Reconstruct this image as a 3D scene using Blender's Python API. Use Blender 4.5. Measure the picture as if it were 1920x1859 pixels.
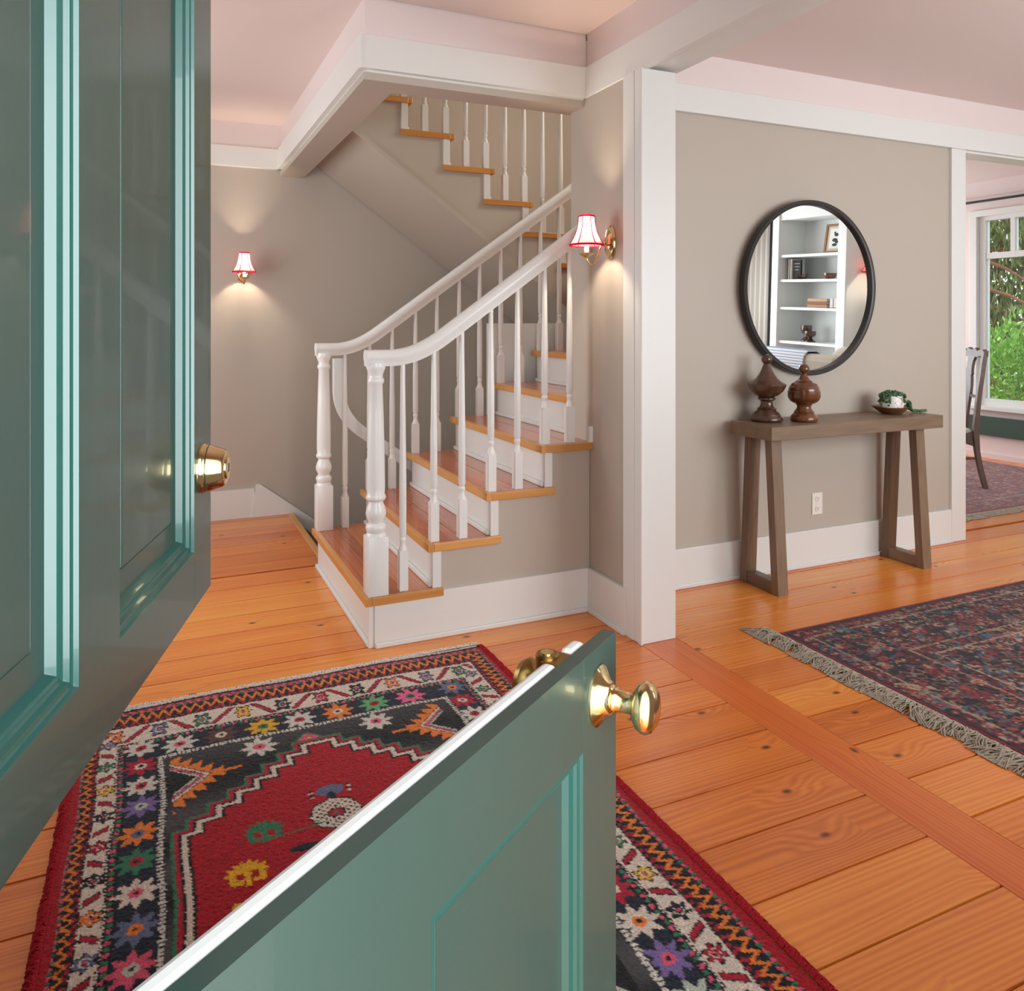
import bpy, bmesh, math, random
import numpy as np
from mathutils import Vector, Matrix
R = math.radians
PI = math.pi
rnd = random.Random(7)
for o in list(bpy.data.objects): bpy.data.objects.remove(o)
S = bpy.context.scene
COL = S.collection

def lin(r, g, b):
    f = lambda c: (c/255/12.92) if c/255 <= .04045 else ((c/255+.055)/1.055)**2.4
    return (f(r), f(g), f(b), 1.0)

# ------------------------------------------------------------------ camera
cam = bpy.data.cameras.new('camera'); camo = bpy.data.objects.new('camera', cam); COL.objects.link(camo)
cam.sensor_fit = 'HORIZONTAL'; cam.sensor_width = 36; cam.lens = 36*1469.14/1920
cam.shift_y = -(929.5-602.98)/1920; cam.clip_start = .02
camo.location = (0, 0, 1.35); camo.rotation_euler = (R(90), 0, R(-24.4478))
S.camera = camo
# ------------------------------------------------------------------ light and exposure
W = bpy.data.worlds.new('world'); S.world = W; W.use_nodes = True
bg = W.node_tree.nodes['Background']; bg.inputs[0].default_value = (.80, .90, 1.0, 1); bg.inputs[1].default_value = 1.7
def area(name, loc, size, rot, power, col=(1, 1, 1)):
    l = bpy.data.lights.new(name, 'AREA'); l.shape = 'RECTANGLE'; l.size, l.size_y = size; l.energy = power; l.color = col
    o = bpy.data.objects.new(name, l); COL.objects.link(o); o.location = loc; o.rotation_euler = [R(a) for a in rot]
    return o
area('daylight_living_window', (4.0, -.28, 1.5), (2.6, 1.5), (90, 0, 0), 58, (.93, .97, 1))
area('daylight_front_door', (.27, -1.5, 1.3), (1.9, 2.4), (90, 0, 0), 108, (.95, .98, 1))
area('fill_hall_left', (-1.28, 4.1, 1.5), (1.6, 1.4), (90, 0, -90), 23, (.95, .98, 1))  # added fill light for the hall, set at an added window
area('fill_dining_room', (6.5, 6.9, 1.5), (1.5, 1.6), (90, 0, 180), 34, (.93, .97, 1))  # added fill light for the dining room, out of view
area('daylight_stair_landing', (2.3, 4.6, 5.0), (1.5, 1.3), (0, 0, 0), 9, (1, .86, .78))
area('fill_winder_steps', (3.4, 3.6, 3.3), (.8, .8), (50, 0, 60), 20, (1, .88, .74))  # added fill to brighten the curved low wall; no window stands here
sun = bpy.data.lights.new('sun', 'SUN'); sun.energy = 3.2; sun.angle = R(2); sun.color = (1, .95, .85)
suno = bpy.data.objects.new('sun', sun); COL.objects.link(suno); suno.location = (12, 20, 20); suno.rotation_euler = Vector((.10, -.52, -.85)).to_track_quat('-Z', 'Y').to_euler()
S.view_settings.view_transform = 'Standard'; S.view_settings.look = 'None'
S.view_settings.exposure = 0.42; S.view_settings.gamma = 1; S.view_settings.use_curve_mapping = False

# ------------------------------------------------------------------ materials
def nodes(name):
    m = bpy.data.materials.new(name); m.use_nodes = True
    nt = m.node_tree; return m, nt, nt.nodes['Principled BSDF']
def N(nt, typ, **kw):
    n = nt.nodes.new(typ)
    for k, v in kw.items():
        if k.startswith('_'): setattr(n, k[1:], v)
        else: n.inputs[k].default_value = v
    return n
def mat(name, col, rough=.5, metal=0, bump=None, var=0, coat=0, spec=.5, varscale=3):
    m, nt, b = nodes(name)
    b.inputs['Base Color'].default_value = col; b.inputs['Roughness'].default_value = rough
    b.inputs['Metallic'].default_value = metal; b.inputs['Coat Weight'].default_value = coat
    b.inputs['Specular IOR Level'].default_value = spec
    tc = N(nt, 'ShaderNodeTexCoord')
    if var:
        n = N(nt, 'ShaderNodeTexNoise', Scale=varscale, Detail=4.0)
        nt.links.new(tc.outputs['Object'], n.inputs['Vector'])
        mx = N(nt, 'ShaderNodeMixRGB', _blend_type='MIX')
        mx.inputs[1].default_value = col; mx.inputs[2].default_value = tuple(c*(1-var) for c in col[:3])+(1,)
        nt.links.new(n.outputs['Fac'], mx.inputs[0]); nt.links.new(mx.outputs[0], b.inputs['Base Color'])
    if bump:
        n = N(nt, 'ShaderNodeTexNoise', Scale=bump[0], Detail=3.0)
        nt.links.new(tc.outputs['Object'], n.inputs['Vector'])
        bp = N(nt, 'ShaderNodeBump', Strength=bump[1], Distance=.002)
        nt.links.new(n.outputs['Fac'], bp.inputs['Height']); nt.links.new(bp.outputs[0], b.inputs['Normal'])
    return m
def wood(name, stops, rough=.3, stretch=(.55, 9, 9), knots=True, coat=.3, bump=.08, ringamt=.3, lines=380, knotcol=(90, 42, 20)):
    """long-grained wood along local X, every object its own board"""
    m, nt, b = nodes(name); L = nt.links.new
    tc = N(nt, 'ShaderNodeTexCoord'); oi = N(nt, 'ShaderNodeObjectInfo')
    mul = N(nt, 'ShaderNodeVectorMath', _operation='SCALE'); mul.inputs[0].default_value = (31, 17, 9); L(oi.outputs['Random'], mul.inputs['Scale'])
    add = N(nt, 'ShaderNodeVectorMath', _operation='ADD'); L(tc.outputs['Object'], add.inputs[0]); L(mul.outputs[0], add.inputs[1])
    mp = N(nt, 'ShaderNodeMapping'); mp.inputs['Scale'].default_value = stretch; L(add.outputs[0], mp.inputs[0])
    warp = N(nt, 'ShaderNodeTexNoise', Scale=.75, Detail=2.0); L(mp.outputs[0], warp.inputs['Vector'])
    sx = N(nt, 'ShaderNodeSeparateXYZ'); L(add.outputs[0], sx.inputs[0])
    wv1 = N(nt, 'ShaderNodeMath', _operation='MULTIPLY'); L(warp.outputs['Fac'], wv1.inputs[0]); wv1.inputs[1].default_value = 62
    wav = N(nt, 'ShaderNodeMath', _operation='MULTIPLY_ADD'); L(sx.outputs['Y'], wav.inputs[0]); wav.inputs[1].default_value = lines; L(wv1.outputs[0], wav.inputs[2])
    if knots:
        mp3 = N(nt, 'ShaderNodeMapping'); mp3.inputs['Scale'].default_value = (2.6, 4.5, 4.5); L(add.outputs[0], mp3.inputs[0])
        vo = N(nt, 'ShaderNodeTexVoronoi', Scale=1.0, _voronoi_dimensions='2D'); L(mp3.outputs[0], vo.inputs['Vector'])
        kr = N(nt, 'ShaderNodeMapRange'); L(vo.outputs['Distance'], kr.inputs[0]); kr.inputs[1].default_value = .060; kr.inputs[2].default_value = .018
        sep = N(nt, 'ShaderNodeSeparateColor'); L(vo.outputs['Color'], sep.inputs[0])
        gt = N(nt, 'ShaderNodeMath', _operation='GREATER_THAN'); L(sep.outputs[0], gt.inputs[0]); gt.inputs[1].default_value = .66
        kk = N(nt, 'ShaderNodeMath', _operation='MULTIPLY'); L(kr.outputs[0], kk.inputs[0]); L(gt.outputs[0], kk.inputs[1])
        sw = N(nt, 'ShaderNodeMapRange', _interpolation_type='SMOOTHSTEP'); L(vo.outputs['Distance'], sw.inputs[0]); sw.inputs[1].default_value = .42; sw.inputs[2].default_value = .0; sw.inputs[4].default_value = 15
        sg = N(nt, 'ShaderNodeMath', _operation='MULTIPLY'); L(sw.outputs[0], sg.inputs[0]); L(gt.outputs[0], sg.inputs[1])
        wsum = N(nt, 'ShaderNodeMath', _operation='ADD'); L(wav.outputs[0], wsum.inputs[0]); L(sg.outputs[0], wsum.inputs[1]); wav = wsum
    sn = N(nt, 'ShaderNodeMath', _operation='SINE'); L(wav.outputs[0], sn.inputs[0])
    ring = N(nt, 'ShaderNodeMapRange'); L(sn.outputs[0], ring.inputs[0]); ring.inputs[1].default_value = -1; ring.inputs[2].default_value = 1
    mp2 = N(nt, 'ShaderNodeMapping'); mp2.inputs['Scale'].default_value = (stretch[0]*3, stretch[1]*9, stretch[2]*9); L(add.outputs[0], mp2.inputs[0])
    fine = N(nt, 'ShaderNodeTexNoise', Scale=1.0, Detail=6.0, Roughness=.6); L(mp2.outputs[0], fine.inputs['Vector'])
    big = N(nt, 'ShaderNodeTexNoise', Scale=.9, Detail=2.0); L(mp.outputs[0], big.inputs['Vector'])
    m1 = N(nt, 'ShaderNodeMix', _data_type='FLOAT'); m1.inputs[0].default_value = ringamt; L(fine.outputs['Fac'], m1.inputs[2]); L(ring.outputs[0], m1.inputs[3])
    m2 = N(nt, 'ShaderNodeMix', _data_type='FLOAT'); m2.inputs[0].default_value = .45; L(m1.outputs[0], m2.inputs[2]); L(big.outputs['Fac'], m2.inputs[3])
    tone = N(nt, 'ShaderNodeMath', _operation='MULTIPLY_ADD'); L(oi.outputs['Random'], tone.inputs[0]); tone.inputs[1].default_value = .30; tone.inputs[2].default_value = -.15
    sm = N(nt, 'ShaderNodeMath', _operation='ADD'); L(m2.outputs[0], sm.inputs[0]); L(tone.outputs[0], sm.inputs[1])
    cr = N(nt, 'ShaderNodeValToRGB'); e = cr.color_ramp.elements
    while len(e) < len(stops): e.new(.5)
    for el, (p, c) in zip(e, stops): el.position = p; el.color = lin(*c)
    L(sm.outputs[0], cr.inputs[0]); out = cr.outputs[0]
    if knots:
        k2 = N(nt, 'ShaderNodeMath', _operation='MULTIPLY'); L(kk.outputs[0], k2.inputs[0]); k2.inputs[1].default_value = .95
        mx = N(nt, 'ShaderNodeMixRGB'); L(k2.outputs[0], mx.inputs[0]); L(out, mx.inputs[1]); mx.inputs[2].default_value = lin(*knotcol); out = mx.outputs[0]
    L(out, b.inputs['Base Color'])
    b.inputs['Roughness'].default_value = rough; b.inputs['Coat Weight'].default_value = coat; b.inputs['Coat Roughness'].default_value = .18
    bp = N(nt, 'ShaderNodeBump', Strength=bump, Distance=.003); L(m1.outputs[0], bp.inputs['Height']); L(bp.outputs[0], b.inputs['Normal'])
    return m
M = {}
M['wall'] = mat('taupe_paint', lin(188, 177, 163), .55, bump=(260, .05), var=.03)
M['white'] = mat('white_trim_paint', lin(227, 226, 221), .38, bump=(40, .02))
M['white_gloss'] = mat('white_gloss_paint', lin(230, 229, 225), .28)
M['pinkwall'] = mat('pink_wall_paint', lin(230, 215, 211), .6)
M['ceiling'] = mat('pink_ceiling_paint', lin(230, 212, 206), .65)
M['floor'] = wood('fir_floorboard', [(.12, (176, 88, 30)), (.40, (216, 118, 46)), (.60, (232, 140, 56)), (.85, (244, 176, 78))], rough=.26, ringamt=.30, coat=.18)
M['strip'] = wood('fir_border_board', [(.2, (156, 66, 20)), (.5, (200, 92, 34)), (.8, (222, 122, 48))], rough=.28, ringamt=.2, coat=.1, knots=True)
M['tread'] = wood('fir_tread', [(.2, (152, 70, 32)), (.5, (188, 96, 48)), (.8, (208, 122, 64))], rough=.2, coat=.5)
M['nosing'] = wood('pale_fir_nosing', [(.2, (186, 122, 58)), (.5, (206, 144, 76)), (.8, (220, 164, 96))], rough=.3, knots=False, ringamt=.15)
M['gap'] = mat('dark_gap', lin(40, 20, 10), .9)
M['teal'] = mat('green_door_paint', lin(50, 71, 64), .33, bump=(90, .06), coat=.25)
M['teal_lit'] = mat('green_door_paint_lit', lin(32, 78, 70), .3, bump=(60, .05), coat=.25)  # same paint as the door, brightened because mouldings face the light
M['brass'] = mat('polished_brass', lin(240, 220, 168), .12, 1)
M['brass_old'] = mat('aged_brass', lin(170, 138, 80), .3, 1, var=.3, varscale=40)
M['dark_hole'] = mat('dark_slot', lin(20, 18, 15), .8)
M['console'] = wood('taupe_stained_wood', [(.2, (94, 74, 56)), (.5, (126, 102, 80)), (.8, (150, 126, 102))], rough=.42, knots=False, coat=.1, ringamt=.12, stretch=(1.5, 14, 14))
M['urn'] = wood('dark_turned_wood', [(.2, (46, 27, 16)), (.5, (76, 48, 32)), (.8, (100, 66, 46))], rough=.25, knots=False, coat=.6, ringamt=.1, stretch=(14, 14, 2), bump=.03)
M['urn2'] = wood('brown_turned_wood', [(.2, (70, 36, 18)), (.5, (106, 60, 32)), (.8, (134, 82, 46))], rough=.22, knots=False, coat=.6, ringamt=.1, stretch=(14, 14, 2), bump=.03)
M['bowlwood'] = wood('bowl_wood', [(.2, (96, 60, 34)), (.5, (136, 92, 56)), (.8, (170, 122, 78))], rough=.35, knots=False, ringamt=.2, stretch=(6, 6, 14))
M['iron'] = mat('black_iron', lin(46, 43, 40), .35, .3)
M['mirror'] = mat('mirror_glass', (.93, .95, .95, 1), .0, 1)
M['plastic'] = mat('ivory_plastic', lin(236, 230, 220), .35)
M['chair'] = wood('walnut', [(.2, (58, 40, 30)), (.5, (90, 66, 52)), (.8, (118, 88, 68))], rough=.5, knots=False, coat=.05, ringamt=.15, stretch=(9, 9, 1.2))
M['greenpaint'] = mat('dark_green_paint', lin(52, 78, 66), .4)
M['fabric'] = mat('ivory_upholstery', lin(206, 198, 184), .9, bump=(300, .2))
M['fringe_grey'] = mat('grey_wool_fringe', lin(178, 166, 148), .95, bump=(400, .3))
M['fringe_white'] = mat('white_wool_fringe', lin(224, 216, 212), .95)
M['curtain'] = mat('pale_curtain_linen', lin(214, 210, 202), .9, bump=(200, .1))
M['shadow_strip'] = mat('shaded_wall_grey', lin(120, 116, 116), .9)  # shade on the wall by the bookcase, put into a dark grey
M['shelfwhite'] = mat('bookcase_white_paint', lin(232, 236, 234), .4)
M['leafy'] = mat('bright_leaf', lin(138, 190, 74), .5, var=.4, varscale=9)
M['conifer'] = mat('conifer_needles', lin(104, 124, 54), .7, var=.5, varscale=5)
M['conifer_dry'] = mat('dry_conifer_strands', lin(196, 176, 120), .8, var=.3, varscale=9)
M['bark'] = mat('reddish_bark', lin(146, 96, 62), .9, bump=(30, .6), var=.3)
M['soil'] = mat('garden_ground', lin(104, 118, 60), .95, var=.4)
M['pearls'] = mat('succulent_green', lin(84, 126, 82), .45, var=.5, varscale=60)
for nm in ('leafy', 'conifer', 'pearls'):
    b = M[nm].node_tree.nodes['Principled BSDF']; b.inputs['Subsurface Weight'].default_value = 0
def paper(name, c): return mat(name, lin(*c), .7)

# translucent lampshade fabric
def shade_mat(name, col, mixf):
    m = bpy.data.materials.new(name); m.use_nodes = True; nt = m.node_tree; nt.nodes.clear()
    o = N(nt, 'ShaderNodeOutputMaterial'); d = N(nt, 'ShaderNodeBsdfDiffuse'); t = N(nt, 'ShaderNodeBsdfTranslucent')
    d.inputs[0].default_value = col; t.inputs[0].default_value = col
    mx = N(nt, 'ShaderNodeMixShader'); mx.inputs[0].default_value = mixf
    nt.links.new(d.outputs[0], mx.inputs[1]); nt.links.new(t.outputs[0], mx.inputs[2]); nt.links.new(mx.outputs[0], o.inputs[0]); return m
M['shade'] = shade_mat('pink_shade_fabric', lin(240, 160, 166), .5)
M['shade_trim'] = shade_mat('crimson_shade_trim', lin(168, 28, 62), .3)
M['candle'] = mat('candle_sleeve', lin(250, 244, 232), .5)
m, nt, b = nodes('lamp_bulb'); b.inputs['Emission Color'].default_value = (1, .80, .58, 1); b.inputs['Emission Strength'].default_value = 8; M['bulb'] = m
# window glass: thin pane
m = bpy.data.materials.new('window_glass'); m.use_nodes = True; nt = m.node_tree; nt.nodes.clear()
o_ = N(nt, 'ShaderNodeOutputMaterial'); tr = N(nt, 'ShaderNodeBsdfTransparent'); gl = N(nt, 'ShaderNodeBsdfGlossy', Roughness=.0); fr = N(nt, 'ShaderNodeFresnel', IOR=1.45)
mx = N(nt, 'ShaderNodeMixShader'); nt.links.new(fr.outputs[0], mx.inputs[0]); nt.links.new(tr.outputs[0], mx.inputs[1]); nt.links.new(gl.outputs[0], mx.inputs[2]); nt.links.new(mx.outputs[0], o_.inputs[0]); M['glass'] = m
# pile carpet: colour of every knot stored on the mesh
def pile_mat(name):
    m, nt, b = nodes(name); a = N(nt, 'ShaderNodeAttribute', _attribute_name='knot'); tc = N(nt, 'ShaderNodeTexCoord')
    n = N(nt, 'ShaderNodeTexNoise', Scale=330.0, Detail=2.0); nt.links.new(tc.outputs['Object'], n.inputs['Vector'])
    mr = N(nt, 'ShaderNodeMapRange'); nt.links.new(n.outputs['Fac'], mr.inputs[0]); mr.inputs[1].default_value = .3; mr.inputs[2].default_value = .7; mr.inputs[3].default_value = .62; mr.inputs[4].default_value = 1.2
    mx = N(nt, 'ShaderNodeVectorMath', _operation='SCALE'); nt.links.new(a.outputs['Color'], mx.inputs[0]); nt.links.new(mr.outputs[0], mx.inputs['Scale'])
    nt.links.new(mx.outputs[0], b.inputs['Base Color']); b.inputs['Roughness'].default_value = .95; b.inputs['Specular IOR Level'].default_value = .1
    bp = N(nt, 'ShaderNodeBump', Strength=.7, Distance=.003); nt.links.new(n.outputs['Fac'], bp.inputs['Height']); nt.links.new(bp.outputs[0], b.inputs['Normal'])
    b.inputs['Sheen Weight'].default_value = .15
    return m
M['pile'] = pile_mat('wool_pile')

# ------------------------------------------------------------------ mesh helpers
class MB:
    def __init__(s): s.v = []; s.f = []; s.sm = []
    def add(s, vs, fs, smooth=False):
        k = len(s.v); s.v += [tuple(p) for p in vs]
        for f in fs: s.f.append(tuple(i+k for i in f)); s.sm.append(smooth)
        return s
    def box(s, x0, x1, y0, y1, z0, z1, b=0):
        if b <= 0:
            vs = [(x0,y0,z0),(x1,y0,z0),(x1,y1,z0),(x0,y1,z0),(x0,y0,z1),(x1,y0,z1),(x1,y1,z1),(x0,y1,z1)]
            return s.add(vs, [(0,3,2,1),(4,5,6,7),(0,1,5,4),(1,2,6,5),(2,3,7,6),(3,0,4,7)])
        bm = bmesh.new(); bmesh.ops.create_cube(bm, size=1)
        for v in bm.verts: v.co = Vector(((x0+x1)/2+v.co.x*(x1-x0), (y0+y1)/2+v.co.y*(y1-y0), (z0+z1)/2+v.co.z*(z1-z0)))
        bmesh.ops.bevel(bm, geom=bm.edges[:], offset=b, segments=2, profile=.5, affect='EDGES')
        s.bm(bm); return s
    def bm(s, bm, smooth=False):
        bm.verts.index_update()
        s.add([v.co[:] for v in bm.verts], [[v.index for v in f.verts] for f in bm.faces], smooth); bm.free(); return s
    def prism(s, pts, a, b, axis='y'):
        """extrude a 2-D polygon; axis y: pts are (x,z); x: (y,z); z: (x,y)"""
        g = {'y': lambda p, t: (p[0], t, p[1]), 'x': lambda p, t: (t, p[0], p[1]), 'z': lambda p, t: (p[0], p[1], t)}[axis]
        n = len(pts); vs = [g(p, a) for p in pts]+[g(p, b) for p in pts]
        fs = [tuple(range(n)), tuple(range(2*n-1, n-1, -1))]+[(i, i+n, (i+1) % n+n, (i+1) % n) for i in range(n)]
        return s.add(vs, fs)
    def lathe(s, prof, n=20, c=(0,0,0), mod=None, axis='z', cap=True):
        vs = []; fs = []
        for (r, h) in prof:
            for i in range(n):
                t = 2*PI*i/n; rr = r*(mod(t, h) if mod else 1)
                p = (rr*math.cos(t), rr*math.sin(t), h)
                if axis == 'x': p = (p[2], p[0], p[1])
                if axis == 'y': p = (p[0], p[2], p[1])
                vs.append((c[0]+p[0], c[1]+p[1], c[2]+p[2]))
        for j in range(len(prof)-1):
            for i in range(n):
                a, b_ = j*n+i, j*n+(i+1) % n; fs.append((a, b_, b_+n, a+n))
        if cap: fs.append(tuple(range(n-1, -1, -1))); fs.append(tuple(len(vs)-n+i for i in range(n)))
        return s.add(vs, fs, True)
    def tube(s, pts, r, n=8, cap=True):
        P = [Vector(p) for p in pts]; vs = []; fs = []; up = None
        for i, p in enumerate(P):
            t = (P[min(i+1, len(P)-1)]-P[max(i-1, 0)]).normalized()
            if up is None: up = t.orthogonal().normalized()
            up = (up-t*up.dot(t)).normalized(); b = t.cross(up)
            rr = r[i] if hasattr(r, '__len__') else r
            for k in range(n):
                a = 2*PI*k/n; vs.append(p+up*math.cos(a)*rr+b*math.sin(a)*rr)
        for j in range(len(P)-1):
            for i in range(n): a, b_ = j*n+i, j*n+(i+1) % n; fs.append((a, b_, b_+n, a+n))
        if cap: fs.append(tuple(range(n-1, -1, -1))); fs.append(tuple(len(vs)-n+i for i in range(n)))
        return s.add(vs, fs, True)
    def sweep(s, path, prof, side=Vector((0,1,0)), smooth=True):
        """path in a plane perpendicular to side; prof = (side, normal) pairs"""
        P = [Vector(p) for p in path]; n = len(prof); vs = []; fs = []
        for i, p in enumerate(P):
            t = (P[min(i+1, len(P)-1)]-P[max(i-1, 0)]).normalized(); nn = t.cross(side)
            if nn.z < -.001 and abs(t.z) < .99: nn = -nn
            for (a, b) in prof: vs.append(p+side*a+nn*b)
        for j in range(len(P)-1):
            for i in range(n): a, b_ = j*n+i, j*n+(i+1) % n; fs.append((a, b_, b_+n, a+n))
        fs += [tuple(range(n-1, -1, -1)), tuple(len(vs)-n+i for i in range(n))]
        return s.add(vs, fs, smooth)
    def sphere(s, c, r, u=10, v=7, sc=(1,1,1)):
        prof = [(max(1e-4, math.sin(PI*j/v)), -math.cos(PI*j/v)) for j in range(v+1)]
        k = len(s.v); s.lathe(prof, u)
        for i in range(k, len(s.v)):
            p = s.v[i]; s.v[i] = (c[0]+p[0]*r*sc[0], c[1]+p[1]*r*sc[1], c[2]+p[2]*r*sc[2])
        return s
    def xf(s, mtx, k=0):
        for i in range(k, len(s.v)): s.v[i] = tuple(mtx @ Vector(s.v[i]))
        return s
    def mesh(s, name):
        me = bpy.data.meshes.new(name); me.from_pydata(s.v, [], s.f); me.update()
        me.polygons.foreach_set('use_smooth', s.sm)
        bm = bmesh.new(); bm.from_mesh(me); bmesh.ops.recalc_face_normals(bm, faces=bm.faces); bm.to_mesh(me); bm.free()
        return me
    def obj(s, name, m, parent=None, angle=True):
        me = s.mesh(name); me.materials.append(M[m] if isinstance(m, str) else m)
        if any(s.sm) and angle:
            me.set_sharp_from_angle(angle=R(38))
        return link(bpy.data.objects.new(name, me), parent)
def link(o, parent=None):
    COL.objects.link(o)
    if parent is not None: o.parent = parent
    return o
def tag(o, label, cat, group=None):
    o['label'] = label; o['category'] = cat
    if group: o['group'] = group
    return o
def struct(o, label=None):
    o['kind'] = 'structure'
    if label: o['label'] = label
    return o
def empty(name, loc=(0,0,0), rz=0, parent=None):
    o = bpy.data.objects.new(name, None); o.empty_display_size = .05; link(o, parent); o.location = loc; o.rotation_euler.z = rz; return o
def box(name, m, x0, x1, y0, y1, z0, z1, parent=None, b=0): return MB().box(x0, x1, y0, y1, z0, z1, b).obj(name, m, parent)
def centred(name, m, x0, x1, y0, y1, z0, z1, parent=None, b=0):
    """box with its origin in its middle, so wood grain runs on its own axes"""
    hx, hy, hz = (x1-x0)/2, (y1-y0)/2, (z1-z0)/2
    o = MB().box(-hx, hx, -hy, hy, -hz, hz, b).obj(name, m, parent); o.location = ((x0+x1)/2, (y0+y1)/2, (z0+z1)/2); return o

# ================================================================== SETTING
ZC = 2.717            # ceiling
BB, BT = 2.41, 2.55   # white band on walls and beam
# ---- floor of wide fir boards
floor = struct(box('floor', 'gap', -1.4, 7.6, -.35, 4.39, -.12, -.022), 'orange fir floor of wide varnished boards')
box('subfloor', 'gap', -1.4, .85, 4.39, 5.72, -.12, -.022, floor)
box('subfloor', 'gap', 3.9, 7.6, 4.39, 7.1, -.12, -.022, floor)
seams = [1.2215+.1977*k for k in range(-9, 32)]
bev = .0009
def boards(x0, x1, y0, y1, off=0):
    for a, b_ in zip(seams[:-1], seams[1:]):
        a2, b2 = max(a+off, y0), min(b_+off, y1)
        if b2-a2 < .03: continue
        g = .0026+.0020*rnd.random()
        centred('plank', 'floor', x0, x1, a2+g, b2-g, -.02, 0, floor, bev)
boards(-1.4, 1.842, -.35, 3.2)
boards(-1.4, .806, 3.2, 4.4)
boards(-1.4, .842, 4.4, 5.72)
boards(2.022, 5.95, -.35, 3.375, .006)
boards(4.3, 7.5, 3.375, 7.1, .006)
o = MB().box(-1.6, 1.6, -.088, .088, -.01, .01, bev).obj('border_board', 'strip', floor); o.location = (1.932, 1.195, -.01); o.rotation_euler.z = R(90)
o = centred('stair_edge_board', 'nosing', -.65, .65, -.02, .02, -.035, .004, floor, .004); o.location = (.862, 5.05, -.015); o.rotation_euler.z = R(90)

bf = struct(MB().box(.8, 3.95, 4.2, 5.8, -2.4, -2.2).box(.8, 3.95, 4.30, 4.355, -2.2, -.02).box(3.9, 3.95, 4.355, 5.8, -2.2, -.02).box(.80, .845, 4.355, 5.68, -2.2, -.12).obj('wall_basement', 'wall'), 'taupe walls of the basement stair')
# ---- ceilings
struct(box('ceiling', 'ceiling', -1.4, .80, .2, 5.75, ZC, ZC+.1), 'pink hall ceiling')
c2 = struct(box('ceiling', 'ceiling', .80, 2.0, .2, 3.25, ZC, ZC+.1), 'pink ceiling in front of the stairs')
struct(box('ceiling', 'ceiling', 2.0, 6.0, -.4, 3.30, ZC, ZC+.1), 'pink ceiling of the room with the console')
struct(box('ceiling', 'ceiling', 3.95, 7.6, 3.30, 7.1, ZC+.03, ZC+.13), 'pale pink dining room ceiling')

# ---- back wall of hall and stairwell, going down into the basement stair
struct(box('wall_back', 'wall', -1.4, 3.95, 5.68, 5.8, -2.2, 5.3), 'taupe back wall behind the stairs')
box('frieze', 'pinkwall', -1.4, .80, 5.665, 5.68, BT, ZC, bpy.data.objects['wall_back'])
struct(box('trim_1', 'white', -1.4, .80, 5.645, 5.68, BB, BT, b=.003), 'white band high on the taupe back wall')
# baseboard and raking skirt
bbk = struct(MB().prism([(-1.4, 0), (.62, 0), (.62, .196), (-1.4, .196)], 5.66, 5.68).obj('baseboard_back', 'white'), 'white baseboard along the back wall')
MB().prism([(.625, .196), (.632, .222), (.66, .222), (2.3, -1.04), (2.3, -1.30), (.855, -.02), (.855, 0), (.60, 0)], 5.652, 5.679).obj('raking_skirt', 'white', bbk)
# ---- left wall and front walls (behind the open door and behind the camera)
wl = struct(MB().box(-1.5, -1.4, .2, 3.2, 0, ZC).box(-1.5, -1.4, 5.0, 5.8, 0, ZC).box(-1.5, -1.4, 3.2, 5.0, 0, .75).box(-1.5, -1.4, 3.2, 5.0, 2.3, ZC).obj('wall_left', 'wall'), 'taupe left hall wall')
struct(MB().box(-1.5, -.22, .2, .36, 0, ZC).box(.74, 2.02, .2, .36, 0, ZC).box(-.22, .74, .2, .36, 2.12, ZC).obj('wall_front', 'wall'), 'taupe front wall around the doorway')
dj = struct(MB().box(-.235, -.20, .17, .39, 0, 2.12).box(.72, .755, .17, .39, 0, 2.12).box(-.235, .755, .17, .39, 2.10, 2.14).obj('trim_2', 'white'), 'white doorway frame')
struct(MB().box(2.02, 2.6, -.4, -.3, 0, ZC).box(5.4, 6.0, -.4, -.3, 0, ZC).box(2.6, 5.4, -.4, -.3, 0, .75).box(2.6, 5.4, -.4, -.3, 2.3, ZC).box(1.94, 2.02, -.4, .36, 0, ZC).obj('wall_front_living', 'wall'), 'taupe window wall of the console room')
def window(name, fr_axis, at, a0, a1, z0, z1, label, mull=(), bars=(), t=.05, w=.06):
    mb = MB()
    def bx(p0, p1, q0, q1, tt=t):
        if fr_axis == 'y': mb.box(p0, p1, at-tt/2, at+tt/2, q0, q1)
        else: mb.box(at-tt/2, at+tt/2, p0, p1, q0, q1)
    bx(a0, a0+w, z0, z1); bx(a1-w, a1, z0, z1); bx(a0+w, a1-w, z0, z0+w); bx(a0+w, a1-w, z1-w, z1)
    o = struct(mb.obj(name, 'white'), label)
    for p in mull:
        mb = MB(); bx(p[0]-p[3]/2, p[0]+p[3]/2, p[1], p[2], t*.8); mb.obj('mullion', 'white', o)
    for p in bars:
        mb = MB(); bx(a0+w, a1-w, p[0], p[1], t*.78); mb.obj('transom_bar', 'white', o)
    cuts = [a0+w*.9]+[c for p in sorted(mull) for c in (p[0]-p[3]*.45, p[0]+p[3]*.45)]+[a1-w*.9]
    lo_z = bars[0][1]-.003 if bars else z0+w*.9
    for i in range(0, len(cuts), 2):
        if cuts[i+1]-cuts[i] > .02: mb = MB(); bx(cuts[i], cuts[i+1], lo_z, z1-w*.9, .004); mb.obj('pane', 'glass', o)
    if bars: mb = MB(); bx(a0+w*.9, a1-w*.9, z0+w*.9, bars[0][0]+.003, .004); mb.obj('pane', 'glass', o)
    return o
window('window_1', 'y', -.35, 2.6, 5.4, .75, 2.3, 'wide front window of the console room', [(3.53, .81, 2.24, .05), (4.46, .81, 2.24, .05)])
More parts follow.
